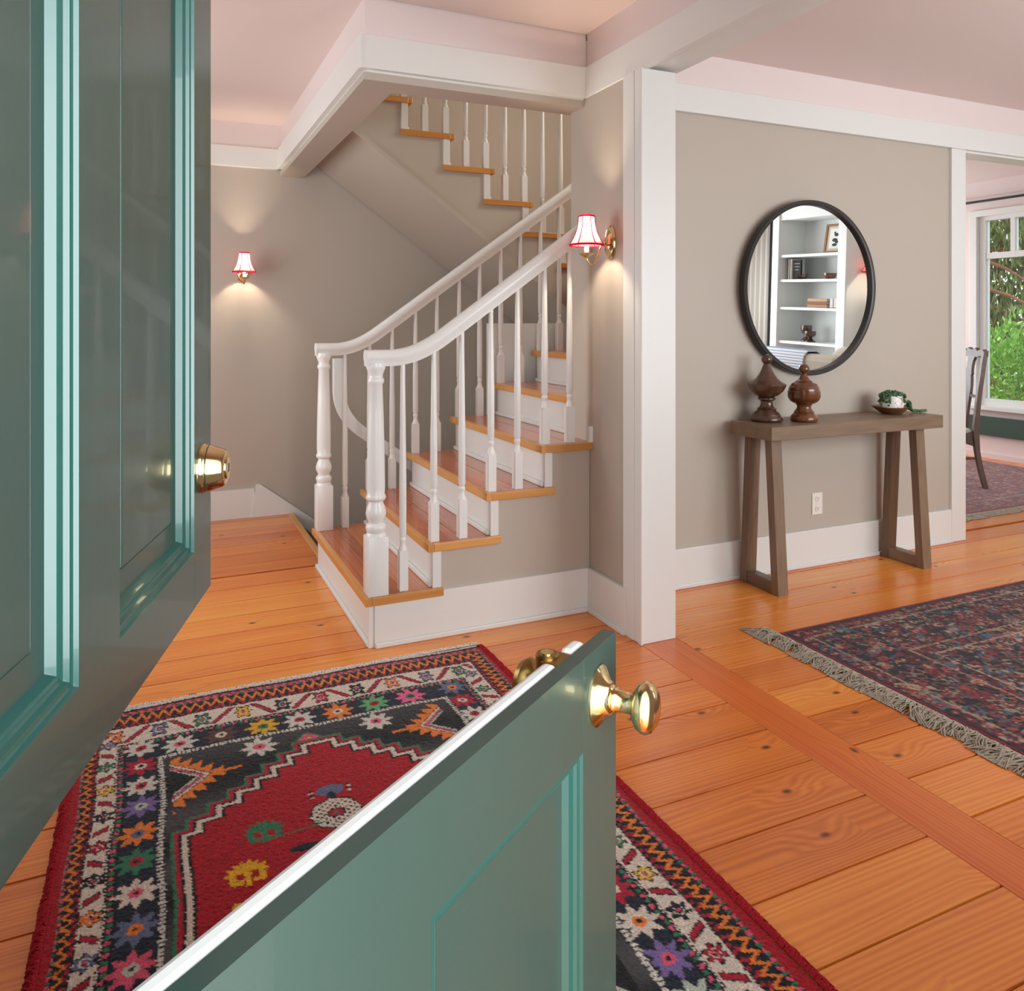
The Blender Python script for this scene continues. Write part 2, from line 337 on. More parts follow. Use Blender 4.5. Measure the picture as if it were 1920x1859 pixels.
window('window_hall_added', 'x', -1.45, 3.2, 5.0, .75, 2.3, 'added hall side window, unseen, built to light the hall', [(4.1, .81, 2.24, .05)])  # window added on the unseen left wall to light the hall

# ---- console wall, wing wall and post
wc = struct(MB().prism([(2.0, 0), (4.55, 0), (4.55, BB), (7.6, BB), (7.6, ZC+.02), (2.0, ZC+.02)], 3.265, 3.375).obj('wall_console', 'wall'), 'taupe wall behind the console table')
box('frieze', 'pinkwall', 2.05, 6.0, 3.252, 3.264, BT, ZC, wc)
box('frieze_dining', 'pinkwall', 3.95, 7.5, 3.376, 3.385, BB+.02, ZC+.02, wc)
struct(box('trim_3', 'white', 2.017, 6.0, 3.235, 3.264, BB, BT, b=.003), 'white band above the mirror')
struct(box('trim_4', 'white', 4.425, 4.553, 3.243, 3.395, 0, BB, b=.004), 'white casing of the dining room opening')
struct(box('trim_11', 'white', 4.553, 7.4, 3.262, 3.39, BB-.012, BB+.003), 'white underside of the dining opening')
b1 = struct(box('baseboard_console', 'white', 2.016, 4.43, 3.247, 3.265, 0, .20, b=.003), 'white baseboard under the console table')
box('shoe_moulding', 'white', 2.016, 4.43, 3.237, 3.248, 0, .022, b1, .004)
ww = struct(box('wall_wing', 'wall', 1.853, 2.0, 2.80, 3.375, 0, BB), 'taupe wing wall carrying a sconce beside the post')
b2 = struct(box('baseboard_wing', 'white', 1.832, 1.853, 2.86, 3.19, 0, .20, b=.003), 'white baseboard of the wing wall')
box('shoe_moulding', 'white', 1.822, 1.833, 2.86, 3.18, 0, .022, b2, .004)
post = struct(box('trim_5', 'white', 1.841, 2.017, 2.75, 2.80, 0, BB, b=.003), 'white square post beside the stairs')
box('side_casing', 'white', 1.838, 1.852, 2.80, 2.885, 0, BB, post, .002)
box('post_return', 'white', 2.0, 2.017, 2.80, 3.262, 0, BB, post)
box('edge_bead', 'white', 1.836, 1.846, 2.741, 2.768, 0, BB, post, .003)
# beam from the post to the front wall
bm_ = struct(box('trim_6', 'white', 1.868, 2.052, .36, 3.24, BB+.012, BT, b=.003), 'white beam dividing hall and console room')
box('beam_face', 'white', 1.846, 1.868, .36, 3.235, BB-.004, BT, bm_, .002)
box('beam_bead', 'white', 1.868, 1.886, .36, 2.80, BB, BB+.012, bm_, .004)
box('beam_upper', 'pinkwall', 1.866, 2.04, .36, 3.24, BT, ZC, bm_)

# ---- boxed stair opening: white fascia with rounded corner, pink above, flat soffit
def rounded(x0, y0, x1, y1, r, n=6):
    pts = [(x1, y0)]
    for i in range(n+1):
        a = -PI/2-PI/2*i/n; pts.append((x0+r+r*math.cos(a), y0+r+r*math.sin(a)))
    pts.append((x0, y1)); return pts
def ring(x0, y0, t, r, z0, z1, xe=1.868, ye=5.68):
    out = rounded(x0, y0, xe, ye, r); inn = rounded(x0+t, y0+t, xe, ye, max(r-t, .004))
    poly = out+inn[::-1]; return MB().prism(poly, z0, z1, 'z')
fas = struct(ring(.772, 3.225, .03, .03, BB, BT).obj('trim_7', 'white'), 'white fascia boxed around the stair opening')
ring(.80, 3.252, .02, .02, 2.372, BB).obj('bed_moulding', 'white', fas)
up = struct(MB().box(.80, .95, 3.255, 5.68, BB+.0, 3.05).box(.95, 1.866, 3.255, 3.375, BB+.0, 3.05).obj('wall_stair_opening', 'pinkwall'), 'pink wall above the white fascia')
MB().prism([(.795, 3.25), (1.866, 3.25), (1.866, 3.40), (.955, 3.40), (.955, 5.68), (.795, 5.68)], 2.368, 2.40, 'z').obj('soffit', 'wall', up)
# inside faces of the stairwell above and its upper walls
MB().box(.94, .952, 3.39, 5.68, 2.40, 3.06).box(.95, 1.866, 3.376, 3.388, 2.40, 3.06).obj('inner_lining', 'wall', up)
struct(MB().box(1.853, 3.95, 3.265, 3.375, ZC+.02, 5.3).box(.7, 1.853, 3.265, 3.375, 3.05, 5.3).obj('wall_stairwell_front', 'wall'), 'taupe upper stairwell wall')
struct(box('wall_stairwell_right', 'wall', 3.85, 3.95, 3.375, 5.68, -.02, 5.3), 'taupe right stairwell wall')
struct(box('wall_stairwell_left', 'wall', .7, .8, 3.375, 5.68, 3.05, 5.3), 'taupe left stairwell wall')
struct(box('ceiling', 'white', .7, 3.95, 3.265, 5.8, 5.3, 5.4), 'white ceiling over the stairwell')

# ---- console room right wall
struct(box('wall_right', 'shelfwhite', 5.95, 6.05, -.4, 3.265, 0, ZC), 'pale wall of the console room seen in the mirror')
# ---- dining room
wd = struct(MB().box(7.5, 7.62, 3.375, 3.6, 0, ZC+.05).box(7.5, 7.62, 5.28, 7.2, 0, ZC+.05).box(7.5, 7.62, 3.6, 5.28, 0, .47).box(7.5, 7.62, 3.6, 5.28, 2.44, ZC+.05).obj('wall_dining', 'pinkwall'), 'pink dining room wall around the garden window')
struct(MB().box(3.95, 5.7, 7.0, 7.1, 0, ZC+.05).box(7.3, 7.5, 7.0, 7.1, 0, ZC+.05).box(5.7, 7.3, 7.0, 7.1, 0, .6).box(5.7, 7.3, 7.0, 7.1, 2.4, ZC+.05).obj('wall_dining_back', 'pinkwall'), 'pink far dining room wall')
window('window_dining_added', 'y', 7.05, 5.7, 7.3, .6, 2.4, 'added far dining room window, unseen, built for fill light', [(6.5, .66, 2.34, .05)])  # window added on an unseen wall to go with the dining fill
w4 = window('window_4', 'x', 7.55, 3.6, 5.235, .50, 2.437, 'white framed garden window in the dining room',
            [(5.15-.27-.246*k-.022*k, 2.0, 2.38, .044) for k in range(5)], [(1.972, 2.03)], .07, .085)
box('casing', 'white', 7.475, 7.515, 5.215, 5.29, .47, 2.452, w4, .003)
box('casing', 'white', 7.473, 7.515, 3.55, 5.292, 2.395, 2.455, w4, .003)
box('sill', 'white', 7.42, 7.53, 3.55, 5.31, .478, .516, w4, .004)
struct(box('trim_8', 'greenpaint', 7.46, 7.5, 3.40, 5.6, .225, .412, b=.003), 'dark green painted board under the garden window')
struct(box('trim_9', 'white', 7.47, 7.5, 3.375, 7.0, 2.548, 2.58), 'white picture rail on the dining room wall')
struct(box('baseboard_dining', 'pinkwall', 7.48, 7.5, 3.375, 7.0, 0, .05), 'low baseboard in the dining room')

# ================================================================== STAIRCASE
st = tag(empty('staircase', (.78, 3.78, 0)), 'white balustered wooden staircase turning up behind the sconce wall', 'staircase')
def sp(o):          # parent to the staircase keeping world coordinates
    o.parent = st; o.matrix_parent_inverse = st.matrix_world.inverted() if False else Matrix.Translation((-.78, -3.78, 0)); return o
X = lambda n: .782+.268*(n-1)
Z = lambda n: .212+.1917*(n-1)
YN, YF = 3.165, 4.385
SL = .1917/.268
for n in range(1, 7):
    x0, z = X(n), Z(n)
    xr = min(x0+.338, 1.852)
    xb = x0+.335
    # boards run across the stair, along Y
    def board(xa, xbb, m, name, par, ya=YN+.022, yb=YF-.01, z0=z-.034, z1=z):
        o = MB().box(-(yb-ya)/2, (yb-ya)/2, -(xbb-xa)/2, (xbb-xa)/2, -(z1-z0)/2, (z1-z0)/2, .0015).obj(name, m)
        o.rotation_euler.z = R(90); o.location = ((xa+xbb)/2, (ya+yb)/2, (z0+z1)/2); return o
    yb_ = YF-.01
    yn_ = YN+.022 if n <= 4 else 3.40
    t = sp(board(x0+.026, x0+.166, 'tread', 'tread', st, yn_, yb_))
    for o in [board(x0+.168, xb, 'tread', 'board', t, yn_, yb_), board(x0, x0+.026, 'nosing', 'nosing', t, yn_-.022 if n <= 4 else yn_, YF)]:
        mw = Matrix.Translation(o.location) @ Matrix.Rotation(R(90), 4, 'Z'); o.parent = t
        o.matrix_parent_inverse = (Matrix.Translation(t.location) @ Matrix.Rotation(R(90), 4, 'Z')).inverted()
    if n <= 4:
        o = centred('return_nosing', 'nosing', x0+.0265, xr, YN, YN+.021, z-.034, z, None, .003); o.parent = t
        o.matrix_parent_inverse = (Matrix.Translation(t.location) @ Matrix.Rotation(R(90), 4, 'Z')).inverted()
    # riser and its cove strip
    zb = 0 if n == 1 else Z(n-1)
    yy = 3.192 if n <= 5 else 3.40
    r = sp(box('riser', 'white', x0+.028, x0+.043, yy, YF-.03, zb, z-.034))
    sp2 = lambda o: o
    c = box('cove_strip', 'white', x0+.012, x0+.028, yy+(.004 if n > 1 else 0), YF-.03, zb, zb+.022, r, .005); c.matrix_parent_inverse = Matrix()
    if 2 <= n <= 5:
        c = box('riser_end', 'white', x0+.024, x0+.063, 3.180, 3.193, zb, z-.034, r, .002)
# closed side wall under the treads
poly = [(.822, 0)]
for n in range(1, 5): poly += [(X(n)+.04, Z(n)-.034), (X(n)+.04+.268, Z(n)-.034)]
poly = [(.822, 0)]+[p for n in range(1, 5) for p in ((X(n)+.04, Z(n)-.034), (min(X(n+1)+.04, 1.85), Z(n)-.034))]+[(1.85, 0)]
sp(MB().prism(poly, 3.193, 3.25).obj('side_wall', 'wall'))
sp(MB().prism([(X(1)+.035, 0)]+[p for n in range(1, 6) for p in ((X(n)+.035, Z(n)-.036), (X(n+1)+.035, Z(n)-.036))]+[(X(6)+.035, 0)], YF-.06, YF-.03).obj('far_stringer', 'white'))
sb = sp(MB().prism([(.822, 0), (1.835, 0), (1.835, .20), (1.10, .20), (1.10, .178), (.822, .178)], 3.178, 3.194).obj('side_baseboard', 'white'))
box('shoe_moulding', 'white', .825, 1.835, 3.166, 3.178, 0, .022, sb, .004)
box('corner_strip', 'white', .798, .822, 3.183, 3.196, 0, .178, sb, .003)
sp(box('tread_return_wall', 'white', 1.835, 1.853, 3.166, 3.19, .787, .86))

# balusters: square foot, ring turnings, long taper
def baluster_mesh(h, name='baluster'):
    mb = MB(); a = .0185; bh = .168
    mb.box(-a, a, -a, a, 0, bh)
    mb.lathe([(a*1.05, bh-.012), (a*1.0, bh+.004), (.0125, bh+.022), (.0115, bh+.034), (.0145, bh+.042), (.0145, bh+.050), (.0115, bh+.056), (.0135, bh+.064), (.0155, bh+.07), (.0155, bh+.30), (.0140, bh+.5*(h-bh)), (.0105, h-.06), (.0105, h)], 12)
    return mb
def balu(x, y, z, h): o = sp(baluster_mesh(h).obj('baluster', 'white_gloss')); o.location = (x, y, z); return o
railz = lambda x: 1.413+SL*(x-1.316)
def rail_path(y, x0, xe):
    P = [(x0, y, 1.197), (x0+.06, y, 1.197), (.90, y, 1.197)]
    # easing from level to rake between .90 and 1.12
    for i in range(1, 11):
        t = i/10; xx = .90+.24*t; zz = 1.197+(railz(1.14)-1.197)*(t*t*(1.0-.0)*1.0) if False else None
        # quadratic bezier: (0.90,1.197) -> knee -> (1.14, railz)
        kx = 1.316+(1.197-1.413)/SL; p0 = (.90, 1.197); p1 = (kx, 1.197); p2 = (1.14, railz(1.14))
        b = lambda k: (1-t)**2*p0[k]+2*t*(1-t)*p1[k]+t*t*p2[k]
        P.append((b(0), y, b(1)))
    P.append((xe, y, railz(xe))); return P
railprof = [(-.020, -.034), (.020, -.034), (.022, -.016), (.032, -.004), (.034, .012), (.028, .026), (.014, .034), (-.014, .034), (-.028, .026), (-.034, .012), (-.032, -.004), (-.022, -.016)]
def rail_bottom(x):
    if x < .9: return 1.165
    if x > 1.14: return railz(x)-.038
    best = min(rail_path(0, .79, 2), key=lambda p: abs(p[0]-x)); return best[2]-.036
def newel(y):
    mb = MB(); a = .0435; mb.box(-a, a, -a, a, 0, .243, .004)
    mb.lathe([(.042, .243), (.041, .25), (.036, .258), (.040, .266), (.043, .278), (.040, .29), (.031, .298), (.033, .31), (.041, .325), (.043, .34), (.038, .362), (.030, .380), (.030, .388), (.039, .394), (.042, .403), (.039, .412), (.036, .418), (.038, .45), (.037, .55), (.032, .75), (.028, .875), (.033, .882), (.035, .89), (.033, .898), (.029, .904), (.029, .915), (.036, .934), (.040, .943), (.040, .953), (.038, .966)], 24)
    o = sp(mb.obj('newel_post', 'white_gloss')); o.location = (.838, y, Z(1)); return o
for y, xe in ((3.218, 1.852), (4.335, 2.75)):
    newel(y)
    mb = MB().sweep(rail_path(y, .793, xe), railprof); sp(mb.obj('handrail', 'white_gloss'))
    for n in range(1, 7):
        for k, dx in enumerate((.042, .172)):
            if n == 1 and k == 0: continue
            x = X(n)+dx
            if x > xe-.03: continue
            if n == 6 and y < 4: continue
            balu(x, y, Z(n), rail_bottom(x)-Z(n)+.006)
# rail of the basement stair, dropping from the newel and curving down
pth = [(.945, 4.45, 1.14), (.945, 4.45, .95)]
for i in range(1, 9):
    t = i/8; pth.append(((1-t)**2*.945+2*t*(1-t)*.95+t*t*1.10, 4.45, (1-t)**2*.95+2*t*(1-t)*.80+t*t*.70))
pth += [(1.4, 4.45, .485), (2.1, 4.45, -.01)]
sp(MB().sweep(pth, [(-.022, -.032), (.022, -.032), (.026, 0), (.020, .032), (-.020, .032), (-.026, 0)]).obj('basement_handrail', 'white_gloss'))
# low curved wall by the winder steps
pp = [(1.88, 4.47), (2.15, 4.47), (2.4, 4.50), (2.65, 4.58), (2.9, 4.74), (3.1, 4.98), (3.22, 5.3), (3.25, 5.68)]
pi = [(x-.035*(i > 3), y+.05) for i, (x, y) in enumerate(pp)]
o = sp(MB().prism(pp+pi[::-1], -.02, 1.338, 'z').obj('curved_low_wall', 'white_gloss'))
# winder treads fanning round behind the wall up to the return flight
for n, q in ((7, [(2.42, 4.38), (2.45, 3.40), (3.10, 3.40)]), (8, [(2.42, 4.38), (3.10, 3.40), (3.84, 3.40), (3.84, 3.95)]), (9, [(2.44, 4.40), (3.84, 3.95), (3.84, 4.52), (2.75, 4.50)])):
    sp(MB().prism(q, Z(n)-.04, Z(n), 'z').obj('winder_tread', 'tread'))
# return flight climbing to the left at the back
UX = lambda k: 1.670+.268*k      # nosing (right end) of upper treads, k=0 at z 2.50
UZ = lambda k: 2.500-.1917*k
YU = 4.52
for k in range(-1, 5):
    x0, z = UX(k), UZ(k)
    o = MB().box(-.565, .565, -.15, .15, -.017, .017, .0015).obj('tread', 'tread'); o.rotation_euler.z = R(90); o.location = (x0-.176, 5.107, z-.017); t = sp(o)
    inv = (Matrix.Translation(t.location) @ Matrix.Rotation(R(90), 4, 'Z')).inverted()
    for q in (centred('return_nosing', 'nosing', x0-.342, x0-.0255, YU, YU+.0215, z-.034, z, None, .003), centred('nosing', 'nosing', x0-.025, x0, YU, 5.67, z-.034, z, None, .003)):
        q.parent = t; q.matrix_parent_inverse = inv
    r = sp(box('riser', 'white', x0-.046, x0-.03, YU+.02, 5.67, z-.1917, z-.034))
    box('riser_end', 'white', x0-.068, x0-.028, YU+.008, YU+.024, z-.1917, z-.034, r, .002)
    box('cove_strip', 'white', x0-.03, x0-.012, YU+.03, 5.67, z-.1917, z-.17, r, .004)
    for dx in (-.045, -.179):
        h = .93 + (.096 if dx < -.1 else 0)
        if x0+dx > .8: balu(x0+dx, YU+.05, z, h)
sp(MB().sweep([(UX(-1)-.3, YU+.05, UZ(-1)+.93+.3*SL), (UX(4), YU+.05, UZ(4)+.93)], railprof).obj('handrail', 'white_gloss'))
# side skirt and sloping soffit of the return flight
zs = lambda x: 2.466-.7205*(x-1.035)
top = []
for k in range(-2, 5): top += [(max(.96, UX(k)-.05-.268), UZ(k)-.034), (UX(k)-.05, UZ(k)-.034)]
xe = UX(4)-.05
body = sp(MB().prism(top+[(xe, UZ(4)-.2), (2.75, zs(2.75)), (.96, zs(.96))], YU+.022, 5.67).obj('return_flight_body', 'wall'))
sp(MB().sweep([(.96, YU+.016, zs(.96)+.012), (2.75, YU+.016, zs(2.75)+.012)], [(-.007, -.012), (.007, -.012), (.007, .012), (-.007, .012)]).obj('skirt_bead', 'wall'))

# ================================================================== DUTCH DOOR
def leaf(name, end, d, z0, z1, width=.895, thick=.036):
    """leaf frame: local x runs from the free edge to the hinge, local -y is the outer (green) face"""
    o = empty(name, (end[0], end[1], 0)); o.rotation_euler.z = math.atan2(d[1], d[0]); return o
def frame_mould(par, x0, x1, z0, z1, ydir=1, w=.024, dep=.019):
    """panel moulding: stepped profile running round the opening, mitred"""
    k_ = dep/.019; prof = [(0, .0), (.002, .0), (.0035, .004), (.006, .0055), (.0075, .0045), (.010, .0045), (.012, .009), (.015, .0105), (.017, .0095), (.020, .011), (w, dep)]
    P = [[(x0+a, b, z0+a), (x1-a, b, z0+a), (x1-a, b, z1-a), (x0+a, b, z1-a)] for a, b in [(a, b*k_ if b < dep else dep) for a, b in prof]]
    for i in range(4):
        vs = []; fs = []
        for ring_ in P: vs += [ring_[i], ring_[(i+1) % 4]]
        n = len(P)
        for j in range(n-1): fs.append((2*j, 2*j+1, 2*j+3, 2*j+2))
        # back side closes the strip
        a0, a1 = vs[0], vs[1]
        vs += [(a0[0], dep+.002, a0[2]), (a1[0], dep+.002, a1[2])]
        fs += [(2*n-2, 2*n-1, 2*n+1, 2*n), (0, 2*n, 2*n+1, 1)]
        MB().add(vs, fs).obj('panel_moulding', 'teal_lit', par)
def leaf_body(par, z0, z1, zb, zt, thick=.036, inner='teal', w=.895, raised=True, dep=.019):
    S_ = .097; Mx0, Mx1 = .398, .497
    parts = [('stile', 0, S_, z0, z1), ('stile', w-S_, w, z0, z1), ('mullion', Mx0, Mx1, zb, zt), ('rail', S_, w-S_, z0, zb), ('rail', S_, w-S_, zt, z1)]
    for nme, a, b, c, d_ in parts: box(nme, 'teal', a+.0002, b-.0002, 0, thick, c, d_, par, .0006 if nme == 'stile' else 0)
    for a, b in ((S_, Mx0), (Mx1, w-S_)):
        box('panel', 'teal', a, b, dep, thick-.001, zb, zt, par)
        if raised: box('panel_field', 'teal', a+.055, b-.055, .0155, .0195, zb+.055, zt-.055, par, .003)
        frame_mould(par, a, b, zb, zt, dep=dep)
ZS = .955
d1 = (.27192, .96232); d2 = (.81910, .57366)
# upper leaf : outer face looks to the right of the picture
up_l = struct(leaf('door_1', (.075, 1.254), d1, ZS, 2.09), 'open upper leaf of the green panelled dutch door with brass deadbolt')
leaf_body(up_l, ZS, 2.09, 1.031, 1.98)
# flip so that local -y is the visible face: local x = -d, visible normal n = (d.y,-d.x)
lo_l = struct(leaf('door_2', (.539, .862), d2, .02, ZS), 'half open lower leaf of the green dutch door with brass knob')
leaf_body(lo_l, .02, ZS-.004, .24, .843, thick=.019, raised=False, dep=.017)
def dbox(name, m, x0, x1, y0, y1, z0, z1, b=0): return box(name, m, x0, x1, y0, y1, z0, z1, lo_l, b)
dbox('inner_board', 'white', .050, .086, .0195, .038, .06, ZS-.003, .006)
dbox('inner_board', 'white', .126, .893, .0195, .038, .02, ZS-.003, .006)
dbox('inner_board', 'white', .086, .126, .0195, .038, .06, .86, .002)
# deadbolt on the upper leaf
db = empty('deadbolt', (.062, 0, 1.142), parent=up_l)
MB().lathe([(.035, 0), (.0355, -.004), (.034, -.008), (.033, -.009), (.0325, -.012), (.033, -.013), (.0265, -.032), (.0245, -.0345), (.020, -.0355)], 32, axis='y').obj('rose', 'brass', db)
MB().lathe([(.016, -.0345), (.016, -.0375), (.012, -.038)], 24, axis='y').obj('key_cylinder', 'brass', db)
box('key_slot', 'dark_hole', -.001, .001, -.0386, -.0375, -.006, .006, db)
# knobs and bolt on the lower leaf
kn = empty('door_knob', (.056, 0, .892), parent=lo_l)
MB().lathe([(.036, .0), (.037, -.003), (.034, -.005), (.022, -.013), (.019, -.018)], 32, axis='y', mod=None).xf(Matrix.Diagonal((.80, 1, 1, 1))).obj('rose', 'brass', kn)
MB().lathe([(.0165, -.015), (.0165, -.019), (.0135, -.021), (.015, -.024), (.0125, -.027), (.0115, -.040), (.012, -.046), (.0145, -.049)], 24, axis='y').obj('neck', 'brass', kn)
MB().lathe([(.010, -.046), (.020, -.049), (.026, -.054), (.0285, -.060), (.0285, -.064), (.0255, -.070), (.019, -.0745), (.010, -.0765), (.001, -.077)], 32, axis='y').xf(Matrix.Diagonal((.86, 1, 1.05, 1))).obj('knob', 'brass', kn)
ki = empty('door_knob', (.066, .038, .892), parent=lo_l)
MB().lathe([(.030, 0), (.030, .003), (.018, .01), (.011, .014), (.011, .036), (.020, .040), (.0275, .050), (.0285, .056), (.024, .064), (.012, .069), (.001, .070)], 28, axis='y').obj('knob', 'brass_old', ki)
bo = empty('slide_bolt', (.106, .022, ZS-.01), parent=lo_l)
MB().lathe([(.014, -.05), (.014, .006), (.012, .008)], 20, c=(0, .022, 0)).obj('barrel', 'brass_old', bo)
box('plate', 'brass_old', -.019, .019, -.002, .022, -.05, .0045, bo, .002)
MB().lathe([(.008, .007), (.008, .009)], 16, c=(0, .022, 0)).obj('bolt_end', 'brass', bo)

# the leaves were laid out from the free edge towards the hinge: turn them to run along local -x
def flip_x(o):
    for c in o.children:
        c.location.x *= -1
        if c.type == 'MESH': c.data.transform(Matrix.Diagonal((-1, 1, 1, 1))); c.data.flip_normals()
        flip_x(c)
flip_x(up_l); flip_x(lo_l)

# ================================================================== SCONCES
def sconce(name, loc, rz, label, energy=27):
    t = tag(empty(name, loc, rz), label, 'sconce', 'brass wall sconces with pink shades')
    # local -x points out from the wall
    MB().lathe([(.040, 0), (.041, -.004), (.037, -.010), (.034, -.008), (.028, -.009), (.022, -.017), (.010, -.022)], 32, axis='x').xf(Matrix.Diagonal((1, 1.05, 1.9, 1))).obj('backplate', 'brass', t)
    MB().lathe([(.010, -.015), (.0125, -.03), (.009, -.034), (.0115, -.04), (.004, -.046)], 18, axis='x', c=(0, 0, -.004)).obj('boss', 'brass', t)
    arm = [(-.036, 0, -.004), (-.050, 0, -.012), (-.060, 0, -.034), (-.068, 0, -.062), (-.075, 0, -.082), (-.086, 0, -.096), (-.100, 0, -.101), (-.114, 0, -.095), (-.122, 0, -.082), (-.125, 0, -.068)]
    MB().tube(arm, .0042, 10).obj('arm', 'brass', t)
    MB().lathe([(.004, -.074), (.010, -.070), (.022, -.062), (.031, -.055), (.033, -.052), (.029, -.052), (.012, -.060)], 24, c=(-.125, 0, 0), mod=lambda a, h: 1+.06*math.cos(8*a)).obj('drip_cup', 'brass', t)
    MB().lathe([(.0105, -.058), (.0105, .018), (.009, .020)], 16, c=(-.125, 0, 0)).obj('candle_sleeve', 'candle', t)
    MB().lathe([(.004, .018), (.013, .032), (.0155, .045), (.012, .062), (.004, .078)], 14, c=(-.125, 0, 0)).obj('bulb', 'bulb', t)
    # scalloped six-panel shade
    H0, H1 = -.016, .112
    prof = []
    for i in range(9):
        u = i/8; prof.append((.075*(1-u)+.035*u-.012*math.sin(PI*u), H0+(H1-H0)*u))
    sh = MB().lathe(prof, 36, c=(-.125, 0, 0), cap=False, mod=lambda a, h: 1-.035*abs(math.cos(3*a))).obj('shade', 'shade', t)
    for k, (r_, h_) in enumerate(((.0758, H0), (.0357, H1))):
        MB().lathe([(r_-.002, h_-.0045), (r_+.001, h_-.0045), (r_+.001-.0016*(1 if k == 0 else 1), h_+.0045), (r_-.003, h_+.0045)], 36, c=(-.125, 0, 0), cap=False, mod=lambda a, h: 1-.035*abs(math.cos(3*a))).obj('shade_trim', 'shade_trim', sh)
    for k in range(6):
        a = PI/3*k+PI/6
        MB().tube([(-.125+(r_+.0008)*math.cos(a), (r_+.0008)*math.sin(a), h_) for r_, h_ in prof], .0022, 5).obj('shade_rib', 'shade_trim', sh)
    l = bpy.data.lights.new('sconce_glow', 'POINT'); l.energy = energy; l.color = (1, .82, .62); l.shadow_soft_size = .018
    lo = bpy.data.objects.new('sconce_glow', l); link(lo, t); lo.location = (-.125, 0, .05)
    return t
sconce('wall_sconce', (1.852, 3.005, 1.702), 0, 'brass sconce with pink shade on the wing wall beside the white post')
sconce('wall_sconce', (.543, 5.679, 1.70), R(90), 'small pink-shaded brass sconce glowing on the taupe back wall left of the stairs')
sconce('wall_sconce', (5.949, 1.392, 1.74), 0, 'pink-shaded sconce seen at the right edge inside the round mirror')

# ================================================================== CONSOLE TABLE AND WHAT STANDS ON IT
ct = tag(empty('console_table', (3.32, 3.09, 0)), 'brown wooden console table with splayed trestle legs below the round mirror', 'table')
def cpart(o): o.parent = ct; o.matrix_parent_inverse = Matrix.Translation((-3.32, -3.09, 0)); return o
cpart(centred('table_top', 'console', 2.712, 3.928, 2.93, 3.228, .768, .836, None, .003))
def leg(x0, x1, yb, yt, zt=.768, dep=.046):
    mb = MB(); hx = (x1-x0)/2
    s_ = 1 if yb < 3.09 else -1
    a = [(-hx, yb, 0), (hx, yb, 0), (hx, yb+s_*dep, 0), (-hx, yb+s_*dep, 0), (-hx, yt, zt), (hx, yt, zt), (hx, yt+s_*dep, zt), (-hx, yt+s_*dep, zt)]
    L_ = (zt)
    # grain along the leg: local x is up
    vs = [(p[2]-L_/2, p[1]-3.09, -p[0]) for p in a]
    o = mb.add(vs, [(0,3,2,1),(4,5,6,7),(0,1,5,4),(1,2,6,5),(2,3,7,6),(3,0,4,7)]).obj('leg', 'console')
    o.rotation_euler = (0, R(-90), 0); o.location = ((x0+x1)/2, 3.09, L_/2); return cpart(o)
for x0 in (2.774, 3.800):
    leg(x0, x0+.064, 2.951, 3.000); leg(x0, x0+.064, 3.228, 3.19)
    o = MB().box(-.105, .105, -.0275, .0275, -.03, .03, .002).obj('foot_rail', 'console'); o.rotation_euler.z = R(90); o.location = (x0+.032, 3.09, .032); cpart(o)

def lathe_thing(name, m, loc, prof, label, cat, n=36, mod=None):
    return tag(MB().lathe(prof, n, mod=mod).obj(name, m), label, cat), None
def ball(c, r, k=8): return [(max(.0005, r*math.sin(PI*(.12+.88*j/k))), c-r*math.cos(PI*(.12+.88*j/k))) for j in range(k+1)]
s_ = .000661
u1 = [(100,0),(118,5),(122,13),(122,27),(112,42),(106,50),(104,58),(98,62),(94,70),(76,82),(70,90),(74,98),(58,108),(48,124),(44,144),(46,158),(60,166),(67,172),(67,182),(58,188),(90,204),(120,232),(136,262),(143,282),(143,290),(132,298),(104,314),(80,336),(58,368),(40,404),(27,438),(22,452),(24,456)]
u1 = [(a*s_, b*s_) for a, b in u1]
t = tag(empty('wooden_finial', (2.868, 3.135, .836)), 'tall dark turned wooden finial with a pagoda roof on the left of the console', 'ornament', 'turned wooden finials on the console table')
MB().lathe(u1[:21], 40).obj('pedestal', 'urn', t)
MB().lathe(u1[20:], 48, mod=lambda a, h: 1+.05*max(0, 1-abs(h-.188)/.06)*math.cos(6*a+PI/6*0)).obj('roof_body', 'urn', t)
MB().lathe(ball(481*s_, 41*s_), 24).obj('ball', 'urn', t)
s2 = .000658
u2 = [(84,0),(100,6),(104,14),(104,30),(96,44),(84,56),(74,66),(78,72),(66,84),(56,100),(53,114),(56,126),(64,130),(60,136),(80,142),(104,156),(117,176),(122,192),(122,236),(116,241),(116,250),(110,270),(94,292),(66,304),(62,308),(64,312),(46,322),(32,340),(22,360),(18,374),(20,378)]
u2 = [(a*s2, b*s2) for a, b in u2]
t = tag(empty('wooden_finial', (3.046, 3.058, .836)), 'shorter round-bodied brown wooden finial in front of the mirror', 'ornament', 'turned wooden finials on the console table')
MB().lathe(u2[:14], 40).obj('pedestal', 'urn2', t)
MB().lathe(u2[13:], 40).obj('round_body', 'urn2', t)
MB().lathe(ball(408*s2, 41*s2), 24).obj('ball', 'urn2', t)
# live-edge bowl
bx0, by0 = 3.735, 3.10
def wav(a, h): return 1+(.10*math.cos(3*a+.6)+.06*math.cos(5*a+1.1))*min(1, max(0, h/.03))
tag(MB().lathe([(.045, 0), (.055, .004), (.075, .018), (.090, .034), (.096, .041), (.090, .041), (.070, .024), (.045, .012), (.001, .010)], 40, mod=wav).obj('wooden_bowl', 'bowlwood'), 'wavy-edged carved wooden bowl under the small white plant pot', 'bowl').location = (bx0, by0, .836)
